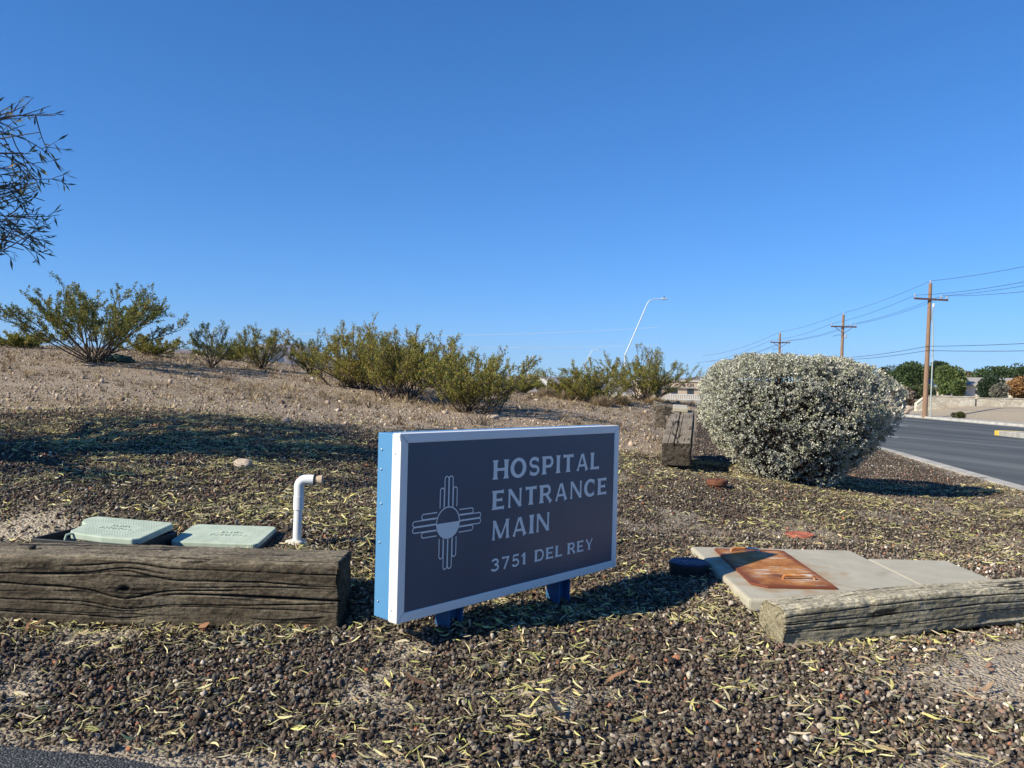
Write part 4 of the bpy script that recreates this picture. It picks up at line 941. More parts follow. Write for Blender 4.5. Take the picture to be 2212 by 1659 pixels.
# right valve box: lid level with the slope
def plane_rot(lx, ly): return (lx, ly, 0)
vb = empty('valve_box', (-1.452, 4.10, 0.262), -0.035, 'closed green irrigation valve box with a textured lid, beside the white pipe', 'valve box')
vb.rotation_euler = (0.115, 0.0, -0.035)
MB().prism(rrect(0.228, 0.158, 0.035), -0.16, -0.012).build('body', M['black'], vb, 0.004)
ld = MB().prism(rrect(0.222, 0.152, 0.032), -0.012, 0.014).build('lid', M['green'], vb, 0.005)
bp = MB(); lid_bumps(bp, np.linspace(-0.18, 0.18, 26), np.linspace(-0.115, 0.115, 13), 0.0135, lambda a, b_: abs(a) < 0.13 and abs(b_) < 0.058 or (abs(b_) < 0.058 and a < 0)); bp.build('tread_pattern', M['green'], ld)
flat_text('lettering', 'CONTROL', 0.036, (0.02, -0.022, 0.0142), math.pi, M['green'], ld, 0.002, 1.15); flat_text('lettering', 'VALVE', 0.036, (0.02, 0.024, 0.0142), math.pi, M['green'], ld, 0.002, 1.15)
for (a, b_, r_) in ((0.02, 0.09, 0.007), (0.06, -0.04, 0.009), (-0.05, -0.075, 0.010), (0.12, -0.02, 0.008), (-0.02, 0.11, 0.006)):
    pass
# left valve box: open black box, the lid slewed on top of it
vb = empty('valve_box', (-1.985, 3.95, 0.0), -0.20, 'open black irrigation valve box with its green lid slewed aside', 'valve box')
bx = MB(); zt, zb = 0.285, 0.05; hx, hy, wt = 0.265, 0.18, 0.014
bx.box((0, hy, (zt + zb) / 2), (2 * hx, wt, zt - zb)).box((0, -hy, (zt + zb) / 2), (2 * hx, wt, zt - zb)).box((hx, 0, (zt + zb) / 2), (wt, 2 * hy - wt, zt - zb)).box((-hx, 0, (zt + zb) / 2), (wt, 2 * hy - wt, zt - zb)).box((0, 0, 0.17), (2 * hx - wt, 2 * hy - wt, 0.01))
for k in range(7): bx.box((hx + wt / 2 + 0.004, -0.15 + 0.05 * k, (zt + zb) / 2 - 0.01), (0.008, 0.012, zt - zb - 0.03))
bx.build('body', M['black'], vb, 0.003)
ld_pts = [(0.235, 0.130), (0.215, 0.150), (-0.205, 0.150), (-0.228, 0.130), (-0.235, 0.085), (-0.215, 0.045), (-0.175, 0.015), (-0.165, -0.05), (-0.16, -0.10), (-0.13, -0.135), (0.05, -0.155), (0.205, -0.150), (0.235, -0.12)]
ld = MB().prism(ld_pts, -0.020, 0.012).build('lid', M['green'], vb, 0.006)
ld.location = (0.045, -0.005, 0.315); ld.rotation_euler = (0.10, 0.02, 0.02)
bp = MB(); lid_bumps(bp, np.linspace(-0.15, 0.19, 25), np.linspace(-0.12, 0.12, 13), 0.0115, lambda a, b_: abs(b_) < 0.055 and -0.13 < a < 0.12 or (a < -0.1 and b_ < 0)); bp.build('tread_pattern', M['green'], ld)
flat_text('lettering', 'CONTROL', 0.034, (0.02, -0.022, 0.0122), math.pi, M['green'], ld, 0.002, 1.1); flat_text('lettering', 'VALVE', 0.034, (0.02, 0.022, 0.0122), math.pi, M['green'], ld, 0.002, 1.1)
MB().tube([(-0.12, -0.14, 0.010), (-0.135, -0.158, 0.006), (-0.137, -0.165, -0.01), (-0.135, -0.165, -0.03)], 0.006, 8).build('hook', M['green'], ld)
# PVC stand pipe
pp = at(640, 1180, 4.1); pg = gz(pp.x, 4.1)
pv = empty('pvc_standpipe', (pp.x, 4.1, pg), 0, 'white plastic standpipe with an elbow and tan plug, behind the left timber', 'pipe')
zt = at(641, 1040, 4.1).z - pg; lean = 0.012
MB().tube([(0, 0, -0.15), (lean * 0.5, 0, zt - 0.10)], 0.0215, 20).build('riser', M['pvc'], pv)
MB().lathe([(0.0235, zt - 0.145), (0.0265, zt - 0.143), (0.0265, zt - 0.075), (0.0235, zt - 0.073)], 20, (lean * 0.55, 0, 0)).build('coupling', M['pvc'], pv)
el = [(lean * 0.6, 0, zt - 0.08), (lean * 0.6, 0, zt - 0.025)] + [(lean * 0.6 + 0.036 * (1 - math.cos(t)), 0, zt - 0.025 + 0.036 * math.sin(t)) for t in np.linspace(0.2, math.pi / 2, 7)] + [(0.085, 0, zt + 0.011)]
MB().tube(el, [0.0255] * len(el), 20).build('elbow', M['pvc'], pv)
MB().tube([(0.083, 0, zt + 0.011), (0.088, 0, zt + 0.011), (0.0885, 0, zt + 0.011), (0.09, 0, zt + 0.011)], [0.027, 0.027, 0.022, 0.022], 20).build('collar', M['black'], pv)
MB().tube([(0.088, 0, zt + 0.011), (0.104, 0, zt + 0.011), (0.105, 0, zt + 0.0105), (0.126, 0, zt + 0.0105)], [0.020, 0.020, 0.0235, 0.0245], 16).build('plug', M['cork'], pv)
gv, gf = ico(3); gd = 1 + 0.3 * fbm(gv * 2.2, 3); link('grout', np_mesh('grout', gv * gd[:, None] * np.array([0.055, 0.05, 0.022]) + np.array([0, 0, 0.006]), gf, None, True), M['grout'], pv)

# ------------------------------------------------------------------ shrubs and trees
def tubes_mesh(name, paths, mat, parent, n=5):
    """paths: list of (points (k,3), radii (k,)); one mesh of tapered tubes"""
    Vs, Ts, b = [], [], 0
    for pts, rad in paths:
        pts = np.asarray(pts, float); k = len(pts); d = np.gradient(pts, axis=0); d /= np.linalg.norm(d, axis=1)[:, None] + 1e-9
        ref = np.where(np.abs(d[:, 2:3]) < 0.9, np.array([[0, 0, 1.0]]), np.array([[1.0, 0, 0]])); a = np.cross(d, ref); a /= np.linalg.norm(a, axis=1)[:, None] + 1e-9; c = np.cross(d, a)
        t = np.arange(n) * 2 * math.pi / n
        ring = pts[:, None] + (a[:, None] * np.cos(t)[None, :, None] + c[:, None] * np.sin(t)[None, :, None]) * np.asarray(rad)[:, None, None]
        Vs.append(ring.reshape(-1, 3)); i = np.arange(k * n).reshape(k, n) + b; j = np.roll(i, -1, 1)
        Ts.append(np.stack([i[:-1].ravel(), j[:-1].ravel(), j[1:].ravel(), i[1:].ravel()], 1)); b += k * n
    return link(name, np_mesh(name, np.concatenate(Vs), np.concatenate(Ts), None, True), mat, parent)
def curve_path(p, d, L, up, k, r, wob=0.08):
    """a stem bending towards `up`"""
    pts = [np.array(p, float)]; d = np.array(d, float); d /= np.linalg.norm(d)
    for q in range(k):
        d = d + up * np.array([0, 0, 1.0]) / k + r.normal(0, wob, 3) / math.sqrt(k); d /= np.linalg.norm(d); pts.append(pts[-1] + d * L / k)
    return np.array(pts), d
def leaf_quads(centers, dirs, length, width, r, cols):
    """one small folded leaf per point"""
    n = len(centers); d = dirs / (np.linalg.norm(dirs, axis=1)[:, None] + 1e-9); s = np.cross(d, r.normal(size=(n, 3))); s /= np.linalg.norm(s, axis=1)[:, None] + 1e-9
    L = (length * (0.7 + 0.6 * r.random(n)))[:, None]; W = (width * (0.7 + 0.6 * r.random(n)))[:, None]
    V = np.stack([centers, centers + d * L * 0.5 + s * W * 0.5, centers + d * L, centers + d * L * 0.5 - s * W * 0.5], 1).reshape(-1, 3)
    return V, np.arange(4 * n).reshape(n, 4), np.repeat(cols, 4, 0)
def creosote(loc, w, h, seed, label, nst=26, spread=0.95, leafn=9000, dense=0.5, olive=0.5, lean=0.0, leaf=0.02, bare=0.3, base=0.03, group='creosote bushes on the slope', flat=1.0):
    r = np.random.default_rng(seed)
    root = empty('creosote_bush', loc, 0, label, 'bush', group); leafn = int(leafn * 1.9)
    stems, twigs = [], []
    for q in range(nst):
        az = 2 * math.pi * (q + r.random()) / nst; f = (r.random() ** (0.48)) * spread
        tz = h * (1 - 0.5 * f * f * flat) * (0.80 + 0.30 * r.random()); hr = f * w / 2 * 1.32
        d = np.array([math.cos(az) * hr + lean * h * 0.5, math.sin(az) * hr, tz * 0.86]); reach = np.linalg.norm(d) * 0.92; d = d / reach
        b0 = np.array([r.normal(0, base * w), r.normal(0, base * w), -0.03])
        pts, dd = curve_path(b0, d, reach, 0.12, 7, r, 0.10); rad = np.linspace(0.011, 0.003, 8) * (0.6 + 0.4 * h) * (0.8 + 0.4 * r.random()); stems.append((pts, rad))
        for j in range(int(5 + 4 * dense)):
            t = bare + (1 - bare) * r.random(); i0 = min(6, int(t * 7)); p0 = pts[i0] + (pts[i0 + 1] - pts[i0]) * (t * 7 - i0); dv = pts[i0 + 1] - pts[i0]; dv /= np.linalg.norm(dv)
            d2 = dv + r.normal(0, 0.55, 3); d2[2] = abs(d2[2]) * 0.7 + 0.15; L2 = min(reach, 1.3) * (0.16 + 0.20 * r.random()) * (1.15 - 0.3 * t)
            p2, e2 = curve_path(p0, d2, L2, 0.30, 4, r, 0.12); stems.append((p2, np.linspace(0.0045, 0.0018, 5) * (0.6 + 0.4 * h))); twigs.append(p2)
            for j2 in range(3):
                i1 = r.integers(1, 4); d3 = (p2[i1 + 1] - p2[i1]) / np.linalg.norm(p2[i1 + 1] - p2[i1]) + r.normal(0, 0.5, 3); d3[2] += 0.2
                p3, _ = curve_path(p2[i1], d3, L2 * 0.45, 0.3, 3, r, 0.1); stems.append((p3, np.linspace(0.0028, 0.0012, 4))); twigs.append(p3)
        twigs.append(pts[5:])
    tubes_mesh('branches', stems, M['bark'], root, 4)
    k = r.integers(0, len(twigs), leafn); C = np.empty((leafn, 3)); D = np.empty((leafn, 3)); bri = np.empty(leafn)
    tone = r.random(len(twigs))
    for q in range(leafn):
        tw = twigs[k[q]]; m = len(tw) - 1; t = r.random() ** 0.8 * m; i0 = min(m - 1, int(t)); fr_ = t - i0; e = tw[i0 + 1] - tw[i0]; C[q] = tw[i0] + e * fr_; D[q] = e / (np.linalg.norm(e) + 1e-9); bri[q] = tone[k[q]]
        C[q] += r.normal(0, 0.010 + 0.014 * (1 - t / m), 3)
    D = D * 0.9 + r.normal(0, 0.55, (leafn, 3)); D[:, 2] += 0.25
    ca_, cb_, cc2 = np.array([0.10, 0.14, 0.038]), np.array([0.32, 0.285, 0.050]), np.array([0.40, 0.25, 0.065])
    mixv = np.clip(olive * 0.9 + 0.55 * (bri - 0.5) + r.normal(0, 0.14, leafn), 0, 1)[:, None]; colr = ca_ * (1 - mixv) + cb_ * mixv
    br = r.random(leafn) < 0.10 * (0.5 + olive); colr[br] = cc2
    colr *= (0.75 + 0.5 * r.random((leafn, 1)))
    V, F, Cc = leaf_quads(C, D, leaf * 1.25, leaf * 0.8, r, colr)
    link('foliage', np_mesh('foliage', V, F, Cc), M['leaf'], root)
    return root
def bush_px(u, v, Y, w_px, top_v, **kw):
    p = on_ground(u, v, 40, Y)
    if abs(p.y - Y) > 6: p = Vector((ray(u, v)[0] * Y, Y, 0)); p.z = gz(p.x, Y)
    sc = p.y / FPX; h = max(0.25, at(u, top_v, p.y).z - p.z)
    return creosote(p, w_px * sc, h, **kw)
bush_px(205, 783, 14, 320, 598, seed=101, label='largest creosote bush at the left, fanning open above bare stems', nst=38, leafn=15000, olive=0.32, bare=0.42, spread=1.0, flat=0.85, leaf=0.024)
bush_px(457, 794, 15, 118, 680, seed=2, label='small upright creosote bush standing alone right of the largest bush', nst=16, leafn=2600, olive=0.35, bare=0.45, dense=0.2)
bush_px(562, 796, 16.5, 130, 692, seed=3, label='round pale green creosote bush between the small upright bush and the big clump', nst=26, leafn=5200, olive=0.5, bare=0.2)
bush_px(684, 794, 17.5, 115, 698, base=0.09, seed=4, label='dark narrow bush at the back left end of the big clump', nst=22, leafn=4200, olive=0.3, bare=0.15)
bush_px(768, 838, 15, 225, 676, base=0.13, seed=5, label='tall yellow green bush forming the left half of the big clump', nst=42, leafn=15000, olive=0.85, bare=0.08, dense=0.9)
bush_px(866, 863, 14, 225, 692, base=0.09, seed=6, label='bush in the middle of the big clump with bare stems at its foot', nst=42, leafn=14000, olive=0.65, bare=0.28, dense=0.8)
bush_px(942, 838, 15.5, 165, 706, base=0.13, seed=7, label='tall green bush at the back of the big clump', nst=32, leafn=10000, olive=0.6, bare=0.2)
bush_px(1022, 892, 12.5, 235, 728, base=0.13, seed=8, label='nearest creosote bush, low and wide, above the sign', nst=44, leafn=15000, olive=0.6, bare=0.2, dense=0.9)
bush_px(1125, 850, 15.5, 85, 800, base=0.09, seed=9, label='small olive bush peeking out right of the nearest bush', nst=22, leafn=3800, olive=0.6, bare=0.1)
bush_px(1192, 838, 20, 85, 812, base=0.09, seed=10, label='low distant bush behind the grey grass tufts', nst=20, leafn=3000, olive=0.55, bare=0.1, leaf=0.026)
bush_px(1272, 866, 17.5, 165, 764, base=0.13, seed=11, label='wide olive bush left of the street lamp', nst=40, leafn=12000, olive=0.6, bare=0.1, dense=0.9)
bush_px(1392, 866, 17, 190, 732, base=0.09, seed=12, label='bush in front of the street lamp with branches leaning right', nst=40, leafn=12000, olive=0.55, bare=0.15, dense=0.7)
bush_px(322, 768, 19, 130, 722, base=0.09, seed=13, label='low bush on the crest behind the largest creosote bush', nst=24, leafn=4200, olive=0.6, bare=0.1, leaf=0.026)
bush_px(50, 752, 19, 130, 716, base=0.09, seed=14, label='low bush on the crest at the far left', nst=26, leafn=4500, olive=0.55, bare=0.1, leaf=0.026)
bush_px(500, 778, 21, 120, 738, base=0.09, seed=16, label='low bush half hidden behind the round pale green bush', nst=20, leafn=2600, olive=0.5, bare=0.1, leaf=0.026)

def grass_tuft(u, v, Y, wpx, hpx, seed, label, colr=(0.30, 0.235, 0.17)):
    r = np.random.default_rng(seed); p = on_ground(u, v, 40, Y)
    if abs(p.y - Y) > 6: p = Vector((ray(u, v)[0] * Y, Y, gz(ray(u, v)[0] * Y, Y)))
    w, h = wpx * p.y / FPX, hpx * p.y / FPX; n = 900; az = r.random(n) * 6.283; f = np.sqrt(r.random(n)); hh = h * np.sqrt(np.clip(1.05 - f * f, 0.05, 1)) * (0.75 + 0.35 * r.random(n))
    base = np.stack([f * np.cos(az) * w * 0.28, f * np.sin(az) * w * 0.28, 0 * f - 0.02], 1); tip = np.stack([f * np.cos(az) * w * 0.55, f * np.sin(az) * w * 0.55, hh], 1) + r.normal(0, 0.02, (n, 3))
    s = np.stack([-np.sin(az + r.normal(0, .8, n)), np.cos(az), 0 * az], 1) * 0.006
    V = np.stack([base - s, base + s, tip], 1).reshape(-1, 3); C = np.repeat(np.array(colr) * (0.6 + 0.7 * r.random((n, 1))), 3, 0)
    o = link('grass_tuft', np_mesh('grass_tuft', V, np.arange(3 * n).reshape(n, 3), C), M['tuft']); o.location = p
    return tag(o, label, 'grass tuft', 'dry grass tufts by the bushes')
grass_tuft(1180, 858, 16, 55, 24, 1, 'grey dry tuft right of the small olive bush')
grass_tuft(1224, 863, 15.5, 52, 26, 2, 'rounded grey tuft left of the wide olive bush')
grass_tuft(1300, 876, 15, 62, 24, 3, 'pale dry tuft in front of the wide olive bush', (0.34, 0.265, 0.17))
grass_tuft(1345, 874, 15, 40, 22, 4, 'straw coloured tuft between the two bushes beside the lamp', (0.38, 0.29, 0.16))
grass_tuft(1412, 872, 14, 45, 16, 5, 'low straw tuft in front of the bush leaning right', (0.36, 0.27, 0.15))
# dead twiggy plant above the sign
r = np.random.default_rng(77); p = on_ground(1040, 918, 30, 11); dp = []
for q in range(26):
    az = r.random() * 6.28; d = np.array([math.cos(az), math.sin(az), 0.5 + r.random()]); pts, dd = curve_path((r.normal(0, .06), r.normal(0, .06), -0.01), d, 0.18 + 0.25 * r.random(), -0.1, 4, r, 0.25); dp.append((pts, np.linspace(0.004, 0.0015, 5)))
o = tubes_mesh('dead_shrub', dp, M['bark'], None, 4); o.location = p; tag(o, 'small dead brown twiggy shrub just behind the sign', 'shrub')
# pale rocks
rv, rf = ico(3)
for q, (u, v, sz_, lab) in enumerate([(1064, 905, .085, 'large pale rock at the foot of the nearest creosote bush'), (1100, 908, .05, 'brown rock right of the large pale rock'), (1143, 893, .045, 'small pale rock under the right side of the nearest creosote bush'), (962, 893, .05, 'flat pale rock left of the nearest creosote bush'),
        (838, 852, .07, 'grey rock among the bare stems of the big clump'), (1160, 865, .07, 'white rock beyond the nearest creosote bush'), (525, 1012, .07, 'grey brown rock in the tree shade on the gravel'), (475, 1190 - 25, .03, 'whitish stone behind the two valve boxes')]):
    p = on_ground(u, v, 30, 12); d = 1 + 0.35 * fbm(rv * 1.3 + q * 9, 3); o = link('rock', np_mesh('rock', rv * d[:, None] * np.array([1, .7, .55]) * sz_, rf, None, False), M['rock']); o.location = p + Vector((0, 0, sz_ * 0.2)); o.rotation_euler = (0, 0, q)
    tag(o, lab, 'rock')
# green cloth under the big bush
p = on_ground(222, 781, 30, 14); cvv, cf = ico(4); d = 1 + 0.45 * fbm(cvv * 1.8 + 3, 4); o = link('green_cloth', np_mesh('green_cloth', cvv * d[:, None] * np.array([0.24, 0.14, 0.10]), cf, None, True), M['tarp']); o.location = p + Vector((0.12, 0.25, 0.04)); tag(o, 'crumpled dark green cloth caught under the largest bush', 'cloth')

# the silver shrub: leafy shell over bare grey stems
SBX = Vector((3.06, 8.62, 0)); SBX.z = gz(3.02, 8.3)
sage = empty('silver_sage_shrub', SBX, 0, 'big clipped silver grey shrub between the old timber and the road', 'bush')
r = np.random.default_rng(5)
def sage_r(z, az):   # horizontal extents at height z
    t = np.clip(z / 1.34, 0, 1); s = np.interp(t, [0, .12, .28, .45, .62, .78, .90, .97, 1.0], [.40, .56, .74, .89, .97, 1.0, .98, .88, .55])
    rx = np.where(np.cos(az) < 0, 1.02, 0.98); lob = 0.97 + 0.05 * np.sin(3 * az + 1.0 + 2 * z) + 0.05 * np.sin(5 * az + 3 * z)
    c, s2 = np.cos(az), np.sin(az); rr = (np.abs(c / rx) ** 2.7 + np.abs(s2 / np.where(s2 > 0, 1.3, 0.93)) ** 2.7) ** (-1 / 2.7)
    return s * rr * lob
n = 15500; z = 1.34 * (1 - (1 - r.random(n)) ** 1.0); z = np.where(r.random(n) < 0.33, 1.34 * (0.86 + 0.14 * r.random(n) ** 0.7), z); az = r.random(n) * 6.283
dens = np.clip(z / 0.45, 0.25, 1); keep = r.random(n) < dens; z, az = z[keep], az[keep]; n = len(z)
depth = np.abs(r.normal(0, 0.12, n)); f = np.clip(1 - depth / 0.9, 0.1, 1); top = z > 1.34 * 0.86; f = np.where(top, np.sqrt(r.random(n)), f)
R0 = sage_r(z, az)
zt_ = 1.34 - 0.27 * np.clip((f * R0 * np.cos(az) - 0.15) / 0.85, 0, 1) ** 1.6 - 0.16 * np.clip((-f * R0 * np.cos(az) - 0.55) / 0.4, 0, 1) ** 1.5
C = np.stack([f * R0 * np.cos(az), f * R0 * np.sin(az), np.minimum(z, 1.34) * zt_ / 1.34 - 0.02 * r.random(n)], 1)
C += 0.05 * np.stack([vnoise(C * 6 + 1), vnoise(C * 6 + 11), vnoise(C * 6 + 21)], 1)
gap = fbm(C * 5.5 + 4, 2); keep = (gap > -0.42) | (r.random(n) < 0.3); C = C[keep]; n = len(C)
nrm = C - np.array([0, 0, 0.55]); nrm[:, 2] *= 1.1; nrm /= np.linalg.norm(nrm, axis=1)[:, None] + 1e-9; nrm[:, 2] += 0.3
m = 11; CC = np.repeat(C, m, 0) + r.normal(0, 0.0095, (n * m, 3)); DD = np.repeat(nrm, m, 0) * 0.55 + r.normal(0, 0.62, (n * m, 3))
colr = np.array([0.46, 0.455, 0.37]) * (0.62 + 0.62 * np.repeat(r.random((n, 1)), m, 0)) * (0.8 + 0.4 * r.random((n * m, 1))); gg = np.repeat(r.random(n) < 0.14, m); colr[gg] *= np.array([0.75, 0.80, 0.62])
V, F, Cc = leaf_quads(CC, DD, 0.020, 0.0135, r, colr)
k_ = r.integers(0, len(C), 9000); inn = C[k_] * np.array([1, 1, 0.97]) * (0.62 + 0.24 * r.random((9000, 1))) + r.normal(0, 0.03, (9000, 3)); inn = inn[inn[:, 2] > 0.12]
V2, F2, C2_ = leaf_quads(inn, r.normal(size=inn.shape), 0.05, 0.03, r, np.array([0.055, 0.045, 0.036]) * (0.6 + 0.8 * r.random((len(inn), 1))))  # dead brown leaves inside, added to stop light and darken the gaps
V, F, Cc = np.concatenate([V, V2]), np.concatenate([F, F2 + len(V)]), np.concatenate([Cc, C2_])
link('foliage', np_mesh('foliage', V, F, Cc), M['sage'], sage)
st = []
for q in range(150):
    j = r.integers(0, n); tgt = C[j] * np.array([0.97, 0.97, 0.96]); b0 = np.array([r.normal(0, .12) + 0.0, r.normal(-0.1, .10), -0.03]); mid_ = b0 * 0.35 + tgt * 0.5 + np.array([0, 0, -0.07]) + r.normal(0, 0.035, 3); tt = np.linspace(0, 1, 8)[:, None]
    pts = (1 - tt) ** 2 * b0 + 2 * tt * (1 - tt) * (mid_ * 1.1) + tt ** 2 * tgt; st.append((pts, np.linspace(0.010, 0.0025, 8)))
    for q2 in range(3):
        i1 = r.integers(3, 7); p3, _ = curve_path(pts[i1], (pts[i1] - pts[i1 - 1]) / np.linalg.norm(pts[i1] - pts[i1 - 1]) + r.normal(0, .5, 3), 0.22, 0.1, 3, r, .2); st.append((p3, np.linspace(.004, .0015, 4)))
for q in range(90):    # bare twigs round the foot
    az_ = r.random() * 6.283; d = np.array([math.cos(az_), math.sin(az_) * 0.8, 0.25 + 0.5 * r.random()]); p3, _ = curve_path((r.normal(0, .15), r.normal(-.1, .1), 0), d, 0.35 + 0.3 * r.random(), 0.3, 5, r, .3); st.append((p3, np.linspace(.005, .0015, 6)))
tubes_mesh('branches', st, M['sagewood'], sage, 5)

# tree at the left edge: trunk and limbs outside the frame, one side of the crown reaching in
tree = empty('willow_tree', (-6.1, 4.6, gz(-6.1, 4.6)), 0, 'thin leaved tree reaching into the frame at the upper left', 'tree')
r = np.random.default_rng(12); TB = np.array(tree.location)
paths, leafC, leafD, leafT = [], [], [], []
def limb(p0, p1, r0, r1, sag, k=9):
    p0, p1 = np.array(p0, float), np.array(p1, float); t = np.linspace(0, 1, k)[:, None]; mid_ = (p0 + p1) / 2 + np.array([0, 0, sag]) + r.normal(0, 0.075, 3) * np.linalg.norm(p1 - p0) * 0.5
    pts = (1 - t) ** 2 * p0 + 2 * t * (1 - t) * mid_ + t ** 2 * p1; pts[1:-1] += r.normal(0, 0.030, (k - 2, 3)); return pts, np.linspace(r0, r1, k)
def dress(pts, n2, L2, leaf_n, bound=None, droop=0.0):
    """side twigs with narrow hanging leaves"""
    k = len(pts) - 1
    for q in range(n2):
        t = (0.25 + 0.75 * r.random()) * k; i0 = min(k - 1, int(t)); p0 = pts[i0] + (pts[i0 + 1] - pts[i0]) * (t - i0); e = pts[i0 + 1] - pts[i0]; e /= np.linalg.norm(e)
        d = e + r.normal(0, 0.55, 3); tw, _ = curve_path(p0, d, L2 * (0.5 + 0.8 * r.random()), droop, 4, r, 0.25)
        if bound is not None and not bound(tw[-1] + TB): continue
        paths.append((tw, np.linspace(0.0050, 0.0020, 5)))
        subs = [tw]
        for q3 in range(2):
            i1 = r.integers(1, 4); e3 = tw[i1 + 1] - tw[i1]; s3, _ = curve_path(tw[i1], e3 / np.linalg.norm(e3) + r.normal(0, .6, 3), L2 * 0.45, -0.1, 3, r, .2)
            if bound is None or bound(s3[-1] + TB): paths.append((s3, np.linspace(0.0032, 0.0014, 4))); subs.append(s3)
        for s3 in subs:
            m_ = len(s3) - 1
            for q4 in range(leaf_n):
                t4 = m_ * (0.3 + 0.7 * r.random() ** 0.6); j0 = min(m_ - 1, int(t4)); c = s3[j0] + (s3[j0 + 1] - s3[j0]) * (t4 - j0); e4 = s3[j0 + 1] - s3[j0]; e4 /= np.linalg.norm(e4)
                leafC.append(c); leafD.append(e4 * 0.8 + r.normal(0, 0.55, 3) + np.array([0, 0, -0.25])); leafT.append(r.random())
def px_of(P):
    a, b_ = P[0] / P[1], (P[2] - EYE) / P[1]; return 1106 + FPX * (a * cr + b_ * sr), 829.5 - FPX * (-a * sr + b_ * cr)
def in_ok(P):
    if P[1] < 0.5: return True
    u, v = px_of(P)
    if u < -30: return True
    return 200 < v < 570 and u < 158 - 70 * max(0, (265 - v) / 60.0) - 60 * max(0, (v - 535) / 40.0)
fork = np.array([0.05, 0.05, 1.3])
paths.append((np.array([[0, 0, -0.15], [0.02, 0, 0.4], [0.0, 0.03, 0.9], fork, [0.0, 0.1, 2.0], [-0.08, 0.1, 2.7], [-0.05, 0.2, 3.5]]), np.array([0.16, 0.13, 0.12, 0.11, 0.09, 0.07, 0.04])))
for (u, v, Y) in [(142, 245, 6.0), (135, 330, 5.9), (148, 472, 6.1), (128, 545, 6.0), (60, 215, 6.2), (100, 300, 6.3), (125, 405, 5.8), (60, 470, 6.2), (60, 545, 5.7), (40, 380, 5.9), (95, 500, 6.2), (80, 430, 6.0), (120, 285, 5.8), (30, 260, 6.0), (145, 440, 5.9), (105, 360, 6.2), (70, 330, 5.8), (110, 555, 5.9), (45, 505, 6.0), (90, 255, 6.1)]:
    tgt = np.array(at(u, v, Y)) - TB; st_ = fork + np.array([0.0, 0.05, 0.9 * r.random()]); tgt = st_ + (tgt - st_) * (0.93 + 0.05 * r.random()); pts, rad = limb(st_, tgt, 0.020, 0.003, 0.10 if v < 420 else 0.05, 12); paths.append((pts, rad)); dress(pts[5:], 8, 0.34, 3, in_ok)
for q in range(46):
    for _ in range(30):
        c = r.normal(size=3); c /= np.linalg.norm(c); c *= r.random() ** 0.33; tip = np.array([-6.2, 4.9, 3.0]) + c * np.array([2.3, 1.7, 1.3]) if q < 36 else np.array([-6.6, 5.2, 4.7]) + c * np.array([1.9, 1.5, 1.0])
        if tip[1] > 0.5 and px_of(tip)[0] < -60 and tip[2] > 1.5: break
    pts, rad = limb(fork + r.normal(0, .06, 3) + np.array([0, 0, 0.8 * r.random()]), tip - TB, 0.075 if q % 3 == 0 else 0.045, 0.014, 0.15, 10); paths.append((pts, rad)); dress(pts[5:], 12, 0.45, 7, in_ok)
tubes_mesh('trunk', paths, M['treebark'], tree, 5)
lc_ = np.array(leafC); ld_ = np.array(leafD); lt_ = np.array(leafT)[:, None]
colr = np.where(lt_ < 0.75, np.array([[0.085, 0.10, 0.055]]), np.where(lt_ < 0.92, np.array([[0.18, 0.19, 0.08]]), np.array([[0.20, 0.12, 0.05]]))) * (0.7 + 0.6 * r.random((len(lc_), 1)))
V, F, Cc = leaf_quads(lc_, ld_, 0.085, 0.015, r, colr)
link('crown', np_mesh('crown', V, F, Cc), M['leaf'], tree)
print('tree leaves', len(lc_), 'paths', len(paths))

